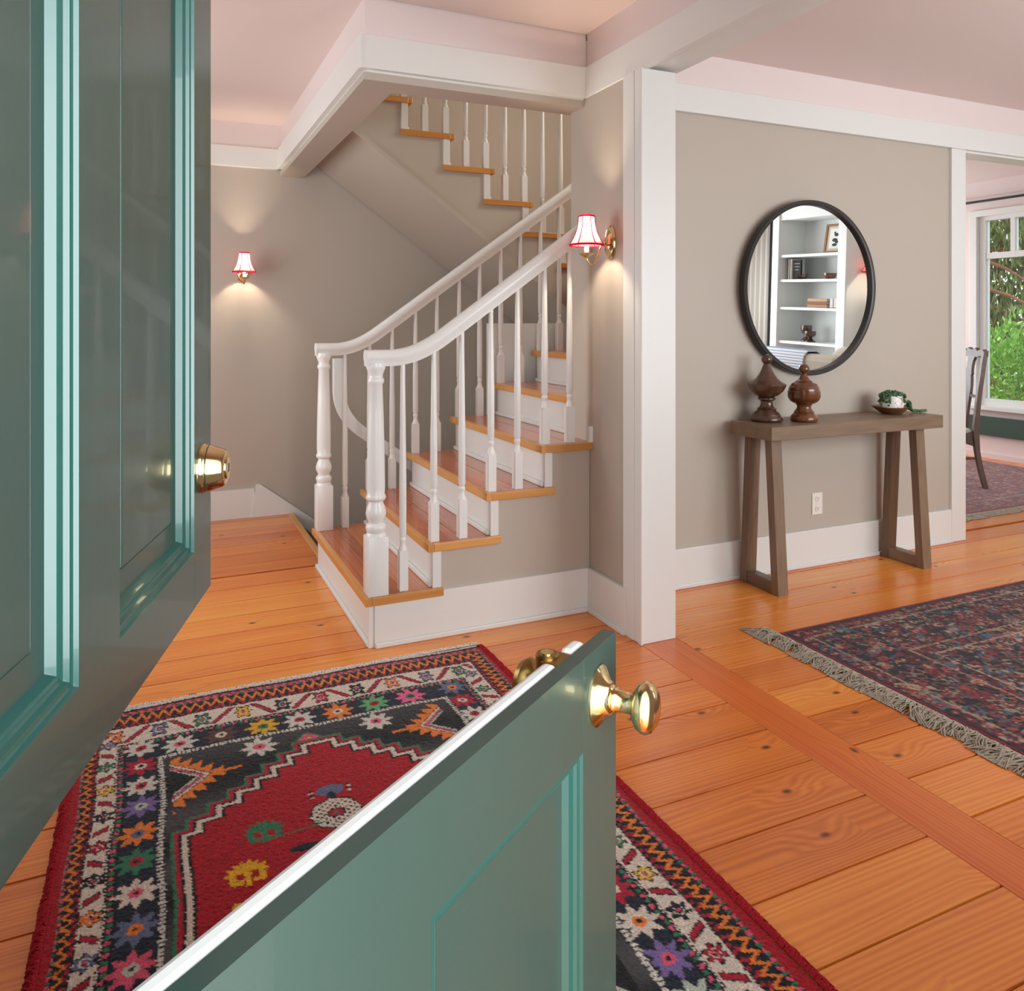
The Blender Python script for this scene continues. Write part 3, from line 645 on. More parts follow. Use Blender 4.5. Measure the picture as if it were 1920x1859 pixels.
# pot with brown squiggles
m, nt, b = nodes('squiggle_glaze'); tc = N(nt, 'ShaderNodeTexCoord'); n = N(nt, 'ShaderNodeTexNoise', Scale=14.0, Detail=1.0, Distortion=1.5)
nt.links.new(tc.outputs['Object'], n.inputs['Vector']); sn = N(nt, 'ShaderNodeMath', _operation='SUBTRACT'); nt.links.new(n.outputs['Fac'], sn.inputs[0]); sn.inputs[1].default_value = .5
ab = N(nt, 'ShaderNodeMath', _operation='ABSOLUTE'); nt.links.new(sn.outputs[0], ab.inputs[0]); lt = N(nt, 'ShaderNodeMath', _operation='LESS_THAN'); nt.links.new(ab.outputs[0], lt.inputs[0]); lt.inputs[1].default_value = .018
mx = N(nt, 'ShaderNodeMixRGB'); nt.links.new(lt.outputs[0], mx.inputs[0]); mx.inputs[1].default_value = lin(232, 228, 222); mx.inputs[2].default_value = lin(172, 132, 96); nt.links.new(mx.outputs[0], b.inputs['Base Color']); b.inputs['Roughness'].default_value = .35; M['glaze'] = m
pt = tag(empty('potted_plant', (bx0, by0, .848)), 'string of pearls succulent trailing from a small white pot on the console', 'plant')
MB().lathe([(.050, 0), (.062, .004), (.066, .02), (.0655, .05), (.060, .088), (.058, .092), (.055, .092), (.056, .08), (.001, .078)], 36).obj('pot', 'glaze', pt)
mb = MB(); rr = random.Random(3)
def bead(p, r): mb.sphere(p, r, 6, 4, (1, 1, 1.25))
for i in range(170):
    a = rr.random()*2*PI; q = .058*math.sqrt(rr.random())*1.08; bead((q*math.cos(a), q*math.sin(a), .088+rr.random()*.026*(1-(q/.07)**2)+.004), .0045+.002*rr.random())
def strand(a, n, spread=.0):
    for i in range(n):
        z = .095-.0075*i; q = .064+.004*math.sin(i*1.7)+(.006 if z < .03 else 0)
        for k in range(2):
            bead((q*math.cos(a)+rr.uniform(-.007, .007), q*math.sin(a)+rr.uniform(-.007, .007), max(z+rr.uniform(-.003, .003), .012)), .0045+.0015*rr.random())
for a, n in ((-1.25, 10), (-1.1, 8), (-.45, 9), (-.2, 11), (0, 12), (.15, 11), (2.7, 8), (3.0, 9), (3.3, 6), (-2.6, 8)): strand(a, n)
for i in range(46):   # strand lying along the table to the right
    u = i/45
    for k in range(4):
        bead((.085+.135*u+rr.uniform(-.006, .006), -.035+.012*math.sin(u*6)+rr.uniform(-.012, .012)*(1.2-u), max(-.004, .05*(1-u*3.2))+rr.uniform(0, .012)*(1-u*.5)), .0042+.0015*rr.random())
fo = mb.obj('pearl_strands', 'pearls', pt, angle=False); fo['kind'] = 'stuff'
# outlet
ol = tag(empty('wall_outlet', (3.345, 3.265, .338)), 'white duplex electrical outlet on the wall under the console', 'outlet')
box('cover_plate', 'plastic', -.038, .038, -.006, 0, -.06, .06, ol, .002)
for zz in (-.028, .028):
    f_ = MB().lathe([(.0165, -.006), (.0165, -.009), (.015, -.0095)], 24, axis='y', c=(0, 0, zz)).obj('receptacle', 'plastic', ol)
    for dx in (-.006, .006): box('slot', 'dark_hole', dx-.001, dx+.001, -.0100, -.0094, zz-.001, zz+.008, f_)
    MB().lathe([(.0022, -.0094), (.0022, -.0100)], 10, axis='y', c=(0, 0, zz-.007)).obj('slot', 'dark_hole', f_)
MB().lathe([(.003, -.006), (.003, -.0072)], 10, axis='y').obj('screw', 'plastic', ol)

# ================================================================== ROUND MIRROR
mr_ = tag(empty('round_mirror', (3.262, 3.242, 1.533)), 'round wall mirror in a thin black metal frame', 'mirror')
mr_.rotation_euler = (R(1.1), 0, 0)
MB().lathe([(.452, -.012), (.452, -.030), (.458, -.034), (.474, -.034), (.478, -.030), (.478, .004), (.452, .004), (.452, -.012)], 96, axis='y', cap=False).obj('frame', 'iron', mr_)
MB().lathe([(.001, -.012), (.4525, -.012), (.4525, -.004), (.001, -.004)], 96, axis='y').obj('glass', 'mirror', mr_)

# ================================================================== RUGS
def hexc(c): return np.array(lin(*c)[:3])
def rug_mesh(name, x0, y1, wid, length, cell, colour, thick=.011, jit=.0009, seed=1, wob=None):
    """colour(u, v) -> linear rgb array; v runs from the far edge towards the front wall"""
    nu, nv = int(wid/cell)+1, int(length/cell)+1
    u = np.linspace(0, wid, nu); v = np.linspace(0, length, nv); U, V = np.meshgrid(u, v)
    g = np.random.default_rng(seed)
    col = colour(U+g.normal(0, cell*.28, U.shape), V+g.normal(0, cell*.28, U.shape), g)
    col = col*(1+g.normal(0, .10, U.shape))[..., None]; col = np.clip(col, .002, 1)
    zz = thick+g.normal(0, jit, U.shape)
    e = np.minimum(np.minimum(U, wid-U), np.minimum(V, length-V)); zz = np.where(e < cell*1.2, thick*.55, zz); zz = np.where(e < cell*.2, .001, zz)
    XX = x0+U; YY = y1-V
    if wob is not None: dx, dy = wob(U, V); XX = XX+dx; YY = YY+dy
    co = np.stack([XX, YY, zz], -1).reshape(-1, 3)
    idx = np.arange(nu*nv).reshape(nv, nu); q = np.stack([idx[:-1, :-1], idx[1:, :-1], idx[1:, 1:], idx[:-1, 1:]], -1).reshape(-1, 4)
    me = bpy.data.meshes.new(name); me.vertices.add(len(co)); me.vertices.foreach_set('co', co.ravel().astype(np.float32))
    me.loops.add(q.size); me.loops.foreach_set('vertex_index', q.ravel().astype(np.int32))
    me.polygons.add(len(q)); me.polygons.foreach_set('loop_start', np.arange(0, q.size, 4, dtype=np.int32)); me.polygons.foreach_set('loop_total', np.full(len(q), 4, np.int32))
    me.update(calc_edges=True); me.validate()
    at = me.color_attributes.new('knot', 'FLOAT_COLOR', 'POINT'); at.data.foreach_set('color', np.concatenate([col.reshape(-1, 3), np.ones((len(co), 1))], 1).ravel().astype(np.float32))
    me.polygons.foreach_set('use_smooth', np.ones(len(q), bool)); me.materials.append(M['pile'])
    return bpy.data.objects.new(name, me)
tri = lambda x: np.abs((x % 1)*2-1)     # 1..0..1
RED, CRIM, NAVY, CHAR, IVO, ORA, GRN, YEL, PINK, PURP, BLU, SAGE, BRN, BLK = [hexc(c) for c in ((164, 8, 26), (168, 22, 48), (28, 34, 48), (66, 63, 64), (214, 198, 182), (226, 122, 44), (48, 118, 84), (222, 166, 20), (214, 84, 110), (120, 98, 150), (96, 104, 132), (178, 186, 168), (92, 56, 52), (22, 20, 22))]
GREYW = hexc((204, 198, 186))
RW, RL = 1.470, 2.20
def rug1(U, V, g):
    out = np.empty(U.shape+(3,)); put = lambda m, c: out.__setitem__(m, c)
    uc = .700; us = np.minimum(U, RW-U); vs = np.minimum(V, RL-V)
    ls = np.where(U < RW/2, np.interp(us, [0, .034, .074, .127, .150, .240, .256], range(7)), np.interp(us, [0, .040, .112, .184, .205, .288, .304], range(7))); le = np.interp(vs, [.018, .046, .137, .262, .285, .378, .396], range(7))
    side = ls <= le; lev = np.minimum(ls, le); a = np.where(side, V, U); fr = lev-np.floor(lev)
    out[:] = CHAR
    # 0 outermost
    put((lev < 1) & side, RED)
    m = (lev < 1) & ~side; put(m, BLK); put(m & (fr > .6) & ((a % .03) < .015), PINK); put(m & (fr > .6) & ((a % .03) >= .015), CRIM); put((vs < .02) & ~(us < .03), IVO)
    # 1 guard with orange zigzag
    m = (lev >= 1) & (lev < 2); put(m, BLK)
    zg = .5+.30*(tri(a/.034)*2-1)*.8
    put(m & (np.abs(fr-zg) < .13), ORA)
    put(m & (fr < .16) & ((a % .026) < .012), PINK); put(m & (fr < .16) & ((a % .026) > .013) & ((a % .026) < .022), GRN)
    put(m & (fr > .86) & ((a % .022) < .011), CRIM); put(m & (fr > .70) & (fr < .84) & ((a % .034) > .022), CRIM)
    # 2 ivory with slanted bars and flowers
    m = (lev >= 2) & (lev < 3); put(m, IVO); put(m & ((fr < .05) | (fr > .95)), BLK)
    per = .131; ph = (a+.02)/per; k = np.floor(ph); f_ = (ph-k-.5)*per; sg = np.where(k % 2 == 0, 1, -1)
    wdt = np.where(side, np.where(U < RW/2, .055, .072), .115); yy = (fr-.5)*wdt; d = np.abs(f_-sg*yy*np.where(side, .55, .8)*1.0)
    lim = np.abs(fr-.5) < .36
    put(m & lim & (d < .0125), BLK); put(m & (np.abs(fr-.5) < .32) & (d < .0085), CRIM)
    ff = ((ph+.5) % 1-.5)*per; kk = np.floor(ph+.5); rad = np.sqrt(ff**2+(yy*np.where(side, 1.0, .62))**2); ang = np.arctan2(yy, ff)
    fcols = [BLK, ORA, BLU, GRN, YEL, NAVY, CRIM]
    for i in range(7):
        mm = m & ((kk % 7) == i)
        put(mm & (rad < .025+.006*np.cos(6*ang)), BLK); put(mm & (rad < .020+.006*np.cos(6*ang)) & (rad > .007), fcols[i]); put(mm & (rad > .010) & (rad < .0125), IVO); put(mm & (rad < .005), PINK)
    # 3 dotted guard
    m = (lev >= 3) & (lev < 4); put(m, BLK); c3 = (a % .036)
    put(m & (np.abs(fr-.5) < .27) & (c3 < .012), PINK); put(m & (np.abs(fr-.5) < .27) & (c3 > .018) & (c3 < .030), GRN); put(m & (fr < .12) & ((a % .014) < .008), IVO)
    # 4 navy with eight-pointed stars
    m4 = (lev >= 4) & (lev < 5); put(m4, NAVY*.8+CHAR*.2*(1+np.sin(V*37))[..., None][m4]*1.0 if False else NAVY)
    def star(cu, cv, r, c, cc, msk=None, pts=8):
        w_ = (np.abs(U-cu) < r*1.4) & (np.abs(V-cv) < r*1.5)
        if not w_.any(): return
        du, dv = U-cu, V-cv; q = np.sqrt(du*du+dv*dv); th = np.arctan2(dv, du)
        rr_ = r*(.50+.50*tri(th/(2*PI)*pts))
        put(w_ & (q < rr_), c); put(w_ & (q < r*.30), cc); put(w_ & (q < r*.12), BLK)
    left = [(.302, GREYW, CRIM), (.411, CRIM, IVO), (.521, GREYW, CRIM), (.625, PURP, SAGE), (.751, ORA, BLU), (.866, GRN, CRIM), (.984, IVO, PINK), (1.105, BLU, ORA), (1.221, PINK, SAGE), (1.335, YEL, GRN), (1.45, GREYW, PINK), (1.56, GRN, CRIM), (1.675, ORA, IVO), (1.79, CRIM, SAGE), (1.90, IVO, PINK)]
    right = [(.318, BLU, ORA), (.425, CRIM, IVO), (.53, GREYW, CRIM), (.64, ORA, BLU), (.75, YEL, GRN), (.86, IVO, PINK), (.98, GRN, CRIM), (1.10, PURP, IVO), (1.22, ORA, SAGE), (1.33, BLU, ORA), (1.435, CRIM, IVO), (1.545, IVO, ORA), (1.657, PURP, PINK), (1.765, SAGE, BLU), (1.875, GREYW, PINK)]
    for v_, c, cc in left: star(.193, v_, .055, c, cc)
    for v_, c, cc in right: star(1.222, v_, .055, c, cc)
    for u_, c, cc in [(.305, GREYW, PINK), (.428, BRN, IVO), (.558, YEL, GRN), (.675, GREYW, CRIM), (.804, ORA, IVO), (.934, hexc((92, 168, 104)), CRIM), (1.062, hexc((226, 96, 140)), GRN)]: star(u_, .330, .058, c, cc)
    for u_, c, cc in [(.305, ORA, PINK), (.428, IVO, CRIM), (.558, PURP, GRN), (.675, CRIM, IVO), (.804, YEL, IVO), (.934, GREYW, CRIM), (1.062, GRN, PINK)]: star(u_, RL-.330, .058, c, cc)
    # 5 white dotted line
    m = (lev >= 5) & (lev < 6); put(m, BLK); put(m & (np.abs(fr-.5) < .46) & ((a % .0135) < .0098), GREYW)
    # inside: charcoal corners with abrash
    ins = lev >= 6
    ab_ = .5+.5*np.sin(V*21+1.5*np.sin(V*7)); out[ins] = (BLK*.9+(CHAR*1.25-BLK*.9)*ab_[..., None])[ins]
    for cu, cv in ((.53, .455), (.905, .452), (.53, RL-.455), (.905, RL-.455)):
        star(cu, cv, .060, GREYW, PINK)
    du = np.abs(U-uc)
    dm = np.abs(U-.680)/.034+np.abs(V-.462)/.034
    put(dm < 1.25, GRN); put(dm < 1, PINK); put(dm < .25, YEL)
    # serrated orange triangles in the corners
    um = np.minimum(U, 2*uc-U); vm = np.minimum(V, RL-V); uu = um-.268; vv = np.abs(vm-.545)
    e_ = uu/.165+vv/.165
    par = (uu/.165-vv/.165)
    ser = 1-.32*tri(par*3.0+.25)
    t_ = ins & (uu > .006) & (e_ < 1.06)
    put(t_ & (e_ < 1.02*ser+.06), ORA); put(ins & (uu > .10) & (uu < .20) & (vv < .0065), ORA)
    for lim_, c in ((.68, BLK), (.655, IVO), (.585, BLK), (.56, PINK), (.50, BLK), (.48, SAGE), (.42, BLK)):
        put(ins & (uu > .004) & (e_ < lim_), c)
    # stepped hexagon field
    def hw(vv_):
        i = np.floor((vv_-.512)/.0455); return np.where(i < 0, -.05, np.minimum(.032+.052*i, .380))
    for dlt, c in ((.048, GRN), (.040, CRIM), (.029, BLK), (.0225, IVO), (.008, BLK), (0, None)):
        mm = ins & ((du-dlt) < hw(vs+dlt*.9))
        if c is not None: put(mm, c)
        else:
            put(mm, RED); s_ = g.random(U.shape); s_ = (s_+np.roll(s_, 1, 1)+np.roll(s_, 2, 1)+np.roll(s_, 3, 1))/4
            out[mm] = (RED*(.72+.62*s_[..., None]))[mm]; fld = mm
    # field motifs
    def ell(cu, cv, ru, rv, c, m_=None): put(((U-cu)/ru)**2+((V-cv)/rv)**2 < 1, c)
    for sy in (0, 1):
        fv = (lambda v_: v_) if sy == 0 else (lambda v_: RL-v_)
        ell(.688, fv(.772), .040, .026, BLU); ell(.688, fv(.80), .012, .02, NAVY)
        for s in (-1, 1):
            for q in range(4): ell(.688+s*.052, fv(.758+.011*q), .007, .004, GREYW if q % 2 else BLK)
        q = np.maximum(np.abs(U-.686), np.abs(V-fv(.880)))+.41*np.minimum(np.abs(U-.686), np.abs(V-fv(.880)))
        put(q < .074, BLK); put(q < .068, IVO)
        sp_ = (np.sin(U*290)*np.sin(V*330) > .35) & (q < .064); put(sp_, BLK); ell(.686, fv(.880), .026, .020, BLK); ell(.686, fv(.880), .021, .016, CRIM); ell(.686, fv(.880), .006, .006, GRN)
        for cu, cv, c in ((.496, .885, GRN), (.436, 1.03, YEL), (.95, .885, YEL), (1.0, 1.03, GRN)):
            w_ = V-fv(cv); w_ = w_ if sy == 0 else -w_; x_ = U-cu; rd = np.sqrt(x_**2+(w_*1.2)**2); th = np.arctan2(w_, x_)
            ser_ = .046*(1+.16*np.cos(14*th))
            put((rd < ser_) & (w_ < .012), c); put((np.abs(np.abs(x_)-.033) < .009) & (w_ > -.01) & (w_ < .036), c); put((np.abs(np.abs(x_)-.022) < .014) & (np.abs(w_-.034) < .007), c); put((np.abs(x_) < .007) & (w_ < .05) & (w_ > 0), c)
            put((np.abs(np.abs(x_)-.018) < .008) & (np.abs(w_-.010) < .010), RED)
        l_ = np.abs(V-fv(.915)-(-.12 if sy == 0 else .12)*(U-.60)); put((l_ < .0025) & (U > .52) & (U < .66), GRN)
        ell(.585, fv(.992), .045, .014, NAVY); ell(.79, fv(.992), .045, .014, NAVY); ell(.686, 1.1, .05, .035, NAVY); ell(.686, 1.1, .03, .02, IVO)
    return out
wob1 = lambda U, V: (.006*np.sin(V*2.3+.5)+.0035*np.sin(V*13), .010*np.sin(U*2.2)-.004*np.sin(U*11))
r1 = rug_mesh('entry_rug', -.238, 3.018, RW, RL, .004, rug1, seed=4, wob=wob1)
r1 = tag(link(r1), 'red and navy wool rug with star border in the entry hall', 'rug')
def fringe(parent, name, m, pts, dirv, length, step, strands, r, seed, curl=.02, root=1.0, lift=.010):
    mb = MB(); q = random.Random(seed); A, B = Vector(pts[0]), Vector(pts[1]); n = int((B-A).length/step); dv = Vector(dirv); al = (B-A).normalized()
    for i in range(n):
        base = A+(B-A)*((i+.5)/n); lean = q.uniform(-.6, .6); ln = length*q.uniform(.72, 1.1)
        for k in range(strands):
            p = base+al*q.uniform(-step*.5, step*.5)*root; pts_ = []; ph = q.random()*6; bend = lean+q.uniform(-.45, .45)
            for j in range(5):
                u = j/4
                pts_.append(p+dv*(ln*u)+al*(bend*ln*u*u+curl*.25*math.sin(ph+u*5))+Vector((0, 0, .005*(1-u)+.002+q.uniform(0, lift)*math.sin(PI*u))))
            mb.tube(pts_, r, 4, False)
    o = mb.obj(name, m, parent, angle=False); o['kind'] = 'stuff'; return o
fringe(r1, 'fringe', 'fringe_white', [(-.22, 3.016, 0), (1.215, 3.026, 0)], (0, 1, 0), .022, .0075, 4, .0018, 5)

M['red_pile'] = mat('red_wool', lin(164, 8, 28), .95)
fringe(r1, 'selvedge_pile', 'red_pile', [(1.212, 3.0, .005), (1.220, .84, .005)], (1, 0, 0), .024, .005, 8, .0016, 15, curl=.006)
fringe(r1, 'selvedge_pile', 'red_pile', [(-.218, 3.0, .005), (-.224, .84, .005)], (-1, 0, 0), .022, .005, 7, .0016, 16, curl=.006)
# Persian rugs: borders and dense scatter of flowers and tendrils
def persian(wid, length, bands, field, pal, count, seed, fade=0):
    def fn(U, V, g):
        out = np.empty(U.shape+(3,)); nv, nu = U.shape; cell = wid/(nu-1)
        d = np.minimum(np.minimum(U, wid-U), np.minimum(V, length-V)); out[:] = field
        for (a, b, c) in bands: out[(d >= a) & (d < b)] = c
        q = np.random.default_rng(seed)
        def blob(cu, cv, ru, rv, th, c, hollow=0):
            R_ = max(ru, rv)*1.1; i0, i1 = max(0, int((cv-R_)/cell)), min(nv, int((cv+R_)/cell)+2); j0, j1 = max(0, int((cu-R_)/cell)), min(nu, int((cu+R_)/cell)+2)
            if i0 >= i1 or j0 >= j1: return
            x = U[i0:i1, j0:j1]-cu; y = V[i0:i1, j0:j1]-cv; xr = x*math.cos(th)+y*math.sin(th); yr = -x*math.sin(th)+y*math.cos(th); e = (xr/ru)**2+(yr/rv)**2
            out[i0:i1, j0:j1][(e < 1) & (e > hollow)] = c
        P_ = [p for p in pal]
        for k in range(count):
            cu, cv = q.random()*wid, q.random()*length; dd = min(cu, wid-cu, cv, length-cv)
            if dd < .05: continue
            c = P_[q.integers(len(P_))]; s = q.random()
            if s < .35: blob(cu, cv, .010+.014*q.random(), .006+.006*q.random(), q.random()*3.1, c)
            elif s < .75: blob(cu, cv, .006+.008*q.random(), .004+.004*q.random(), q.random()*3.1, c)
            elif s < .90: blob(cu, cv, .020+.012*q.random(), .014+.01*q.random(), q.random()*3.1, c, .62)
            else:
                blob(cu, cv, .032, .024, q.random()*3, P_[q.integers(len(P_))]); blob(cu, cv, .024, .016, 0, c); blob(cu, cv, .010, .008, 0, P_[q.integers(len(P_))])
        for (a, b, c) in bands:
            if b-a < .013 or a == 0: out[(d >= a) & (d < b)] = c
        # rosettes in the outer guard
        for s in np.arange(.06, length, .052):
            for cu in (.062, wid-.062): blob(cu, s, .014, .014, 0, P_[0]); blob(cu, s, .006, .006, 0, P_[2])
        for s in np.arange(.06, wid, .052):
            for cv in (.062, length-.062): blob(s, cv, .014, .014, 0, P_[0]); blob(s, cv, .006, .006, 0, P_[2])
        if fade: out[:] = out*(1-fade)+hexc((186, 160, 154))*fade
        return out
    return fn
MAR, DNV, TAN, TEAL2, SALM, OLV, ROSE = [hexc(c) for c in ((96, 22, 34), (24, 22, 30), (176, 146, 120), (58, 98, 118), (156, 66, 52), (92, 78, 60), (128, 42, 50))]
pal2 = [ROSE, DNV, TAN, SALM, TEAL2, DNV, ROSE, OLV, MAR, DNV, TAN*.7, BLK, MAR, BLK]
bands2 = [(0, .022, MAR*1.9), (.022, .034, DNV), (.030, .095, MAR*.6), (.095, .103, TAN*.8), (.103, .36, DNV), (.36, .368, TAN*.8), (.368, .43, MAR*.8), (.43, .438, TAN)]
r2 = rug_mesh('persian_rug', 2.435, 2.605, 2.27, 2.75, .006, persian(2.27, 2.75, bands2, DNV, pal2, 24000, 11), thick=.009, jit=.0006, seed=9)
r2 = tag(link(r2), 'dark red and navy persian rug with grey fringe in front of the console', 'rug')
fringe(r2, 'fringe', 'fringe_grey', [(2.440, 2.64, 0), (2.440, -.14, 0)], (-1, 0, 0), .105, .030, 20, .0022, 8, curl=.05, root=.35, lift=.022)
bands3 = [(0, .016, MAR*1.4), (.016, .22, ROSE*.7), (.22, .23, TAN), (.23, .30, MAR), (.30, .31, TAN)]
r3 = rug_mesh('dining_rug', 4.75, 5.9, 2.52, 2.25, .009, persian(2.52, 2.25, bands3, ROSE*.8, [ROSE, MAR, SALM, TAN, DNV, hexc((150, 120, 130))], 9000, 21, fade=.25), thick=.009, seed=3)
r3 = tag(link(r3), 'faded rose dining room rug with twisted fringe under the carved chair', 'rug')
fringe(r3, 'fringe', 'fringe_grey', [(4.75, 3.65, 0), (7.25, 3.65, 0)], (0, -1, 0), .10, .022, 10, .0035, 6, curl=.02)

# ================================================================== DINING CHAIR
ch = tag(empty('dining_chair', (6.12, 4.38, .0125), R(-33)), 'carved walnut dining chair with vase splat by the garden window', 'chair')
hw_ = .225
def rake(z):   # backward lean (+x) of the back posts
    if z < .42: return .075*((.42-z)/.42)**1.6
    return .02*math.sin((z-.42)/.7*PI)*-1+.085*((z-.42)/.7)
def post(s):
    zs_ = [0, .1, .2, .3, .42, .5, .6, .7, .8, .9, 1.0, 1.06, 1.10]
    vs = []; fs = []
    for z in zs_:
        w = .021 if z < .5 else .019; dpt = .022 if .3 < z < .6 else .017
        yy = s*(hw_-.012*(z > .95)-(.0 if z < .45 else -.012*math.sin((z-.45)/.65*PI)))
        x = rake(z)
        vs += [(x-dpt, yy-w, z), (x+dpt, yy-w, z), (x+dpt, yy+w, z), (x-dpt, yy+w, z)]
    for j in range(len(zs_)-1):
        for i in range(4): a, b_ = j*4+i, j*4+(i+1) % 4; fs.append((a, b_, b_+4, a+4))
    fs += [(3, 2, 1, 0), tuple(len(vs)-4+i for i in range(4))]
    MB().add(vs, fs).obj('back_post', 'chair', ch)
post(-1); post(1)
def slab(poly, name, zc=True, t=.011):   # (y,z) outline following the rake
    n = len(poly); vs = [(rake(z)-t, y, z) for y, z in poly]+[(rake(z)+t, y, z) for y, z in poly]
    h = n//2; fs = []
    for i in range(h-1):   # quads between left (0..h-1) and right (n-1..h) sides
        a, b_, c, d_ = i, i+1, n-2-i, n-1-i; fs += [(a, b_, c, d_), (d_+n, c+n, b_+n, a+n)]
    fs += [(i, i+n, (i+1) % n+n, (i+1) % n) for i in range(n)]
    MB().add(vs, fs).obj(name, 'chair', ch)
prof_ = [(.052, .44), (.060, .50), (.070, .58), (.085, .68), (.094, .76), (.090, .82), (.074, .87), (.060, .90), (.070, .905), (.056, .93), (.048, .97), (.050, 1.01), (.066, 1.05), (.10, 1.085)]
slab([(-a, z) for a, z in prof_]+[(a, z) for a, z in prof_[::-1]], 'splat')
cr_ = [(-.235, 1.085), (-.20, 1.112), (-.14, 1.105), (-.10, 1.095), (-.07, 1.122), (-.03, 1.108), (0, 1.104), (.03, 1.108), (.07, 1.122), (.10, 1.095), (.14, 1.105), (.20, 1.112), (.235, 1.085)]
vs = []; fs = []
for y, z in cr_:
    lo_ = 1.055+(.0 if abs(y) > .12 else -.01)
    for xx in (-.016, .016): vs += [(rake(1.08)+xx, y, lo_), (rake(1.08)+xx, y, z)]
n_ = len(cr_)
for i in range(n_-1):
    a = i*4; fs += [(a, a+1, a+5, a+4), (a+2, a+6, a+7, a+3), (a+1, a+3, a+7, a+5), (a, a+4, a+6, a+2)]
fs += [(0, 2, 3, 1), (4*n_-4, 4*n_-3, 4*n_-1, 4*n_-2)]
MB().add(vs, fs).obj('crest_rail', 'chair', ch)
box('lower_back_rail', 'chair', rake(.73)-.008, rake(.73)+.008, -.22, .22, .72, .742, ch)
for s in (-1, 1):
    MB().prism([(-.44, .36), (-.10, .36), (0, .33), (.02, .33), (.02, .44), (-.01, .45), (-.06, .436), (-.44, .44)], s*.22-.014, s*.22+.014).obj('seat_rail', 'chair', ch)
    MB().lathe([(.022, 0), (.026, .02), (.020, .05), (.018, .12), (.024, .24), (.032, .34), (.030, .42)], 14, c=(-.43, s*.22, 0)).obj('front_leg', 'chair', ch)
    MB().lathe([(.008, -.43), (.010, -.36), (.014, -.30), (.009, -.25), (.015, -.20), (.009, -.14), (.013, -.08), (.007, .0), (.012, .02)], 12, axis='x', c=(.02, s*.215, .235)).obj('stretcher', 'chair', ch)
box('seat_rail', 'chair', -.445, -.415, -.22, .22, .36, .44, ch)
box('seat_rail', 'chair', -.01, .015, -.22, .22, .36, .44, ch)
box('seat_cushion', 'fabric', -.43, -.015, -.205, .205, .425, .468, ch, .015)
# curtain rod
cr = tag(empty('curtain_rod', (7.44, 5.2, 2.54)), 'dark bronze curtain rod above the garden window', 'curtain rod')
MB().tube([(0, -1.8, 0), (0, 1.0, 0)], .012, 12).obj('rod', 'iron', cr)
for y in (-1.6, .9): box('bracket', 'iron', 0, .06, y-.008, y+.008, -.008, .008, cr)

# ================================================================== SEEN IN THE MIRROR: bookcase wall
bc = tag(empty('bookcase', (5.75, .875, 0)), 'white built-in bookcase seen in the round mirror', 'bookcase')
BX0, BX1, BY0, BY1 = 5.60, 5.948, .50, 1.25
def bpart(name, m, x0, x1, y0, y1, z0, z1, b=0):
    o = box(name, m, x0, x1, y0, y1, z0, z1, None, b); o.parent = bc; o.matrix_parent_inverse = Matrix.Translation((-5.75, -.875, 0)); return o
bpart('side_panel', 'shelfwhite', BX0, BX1, BY0-.06, BY0, 0, 2.45); bpart('side_panel', 'shelfwhite', BX0, BX1, BY1, BY1+.06, 0, 2.45)
bpart('back_panel', 'shelfwhite', BX1-.012, BX1, BY0, BY1, 0, 2.45)
bpart('header', 'shelfwhite', BX0, BX1, BY0, BY1, 2.24, 2.45)
bpart('pilaster', 'shelfwhite', BX0-.02, BX0, BY0-.08, BY0+.005, 0, 2.45, .003); bpart('pilaster', 'shelfwhite', BX0-.02, BX0, BY1-.005, BY1+.09, 0, 2.45, .003)
SH = [.40, .74, 1.06, 1.39, 1.66, 1.90]
for z in SH: bpart('shelf', 'shelfwhite', BX0+.01, BX1-.012, BY0, BY1, z-.025, z, .002)
bpart('plinth', 'shelfwhite', BX0, BX0+.02, BY0, BY1, 0, .40)
# framed bird print
pf = tag(empty('picture_frame', (5.76, 1.03, 1.902)), 'wood-framed print of two dark birds on the top bookcase shelf', 'picture')
pf.rotation_euler = (0, R(8), 0)
MB().box(-.012, .012, -.12, .12, 0, .022).box(-.012, .012, -.12, .12, .258, .28).box(-.012, .012, -.12, -.10, .022, .258).box(-.012, .012, .10, .12, .022, .258).obj('frame', 'bowlwood', pf)
box('mat_board', paper('cream_mat', (206, 196, 178)), -.002, .008, -.10, .10, .022, .258, pf); box('print', paper('print_paper', (232, 232, 228)), -.006, -.002, -.066, .066, .045, .235, pf)
mb = MB()
for (y, z, ry, rz_) in ((.012, .175, .028, .016), (-.008, .195, .012, .010), (-.002, .125, .032, .018), (.022, .105, .02, .014), (.0, .08, .03, .014)): mb.sphere((-.007, y, z), 1, 12, 6, (.0015, ry, rz_))
mb.obj('bird_figures', paper('bird_ink', (44, 54, 52)), pf)
def book(x, y, z, w, h, t, col, label, rx=0, flat=False, group='books on the bookcase'):
    b_ = tag(empty('book', (x, y, z)), label, 'book', group)
    if flat:
        box('cover', paper('book_cover', col), -w/2, w/2, -h/2, h/2, 0, t, b_, .002); box('pages', 'curtain', -w/2+.004, w/2-.003, -h/2-.0006, h/2+.0006, .003, t-.003, b_)
    else:
        b_.rotation_euler.x = rx; box('cover', paper('book_cover', col), -w/2, w/2, -t/2, t/2, 0, h, b_, .002); box('pages', 'curtain', -w/2+.003 if w < .05 else -w/2-.0006, w/2-.004, -t/2+.003, t/2-.003, .004, h+.0006, b_)
    return b_
book(5.76, 0.555, 1.6615, .17, .20, .02, (120, 92, 76), 'thin brown book leaning at the end of the second shelf, outermost'); book(5.76, 0.580, 1.6615, .17, .20, .018, (228, 222, 214), 'thin white book standing between the brown and black books')
bb_ = book(5.70, 0.645, 1.661, .02, .19, .10, (24, 24, 26), 'black book standing face out on the second shelf')
mb = MB()
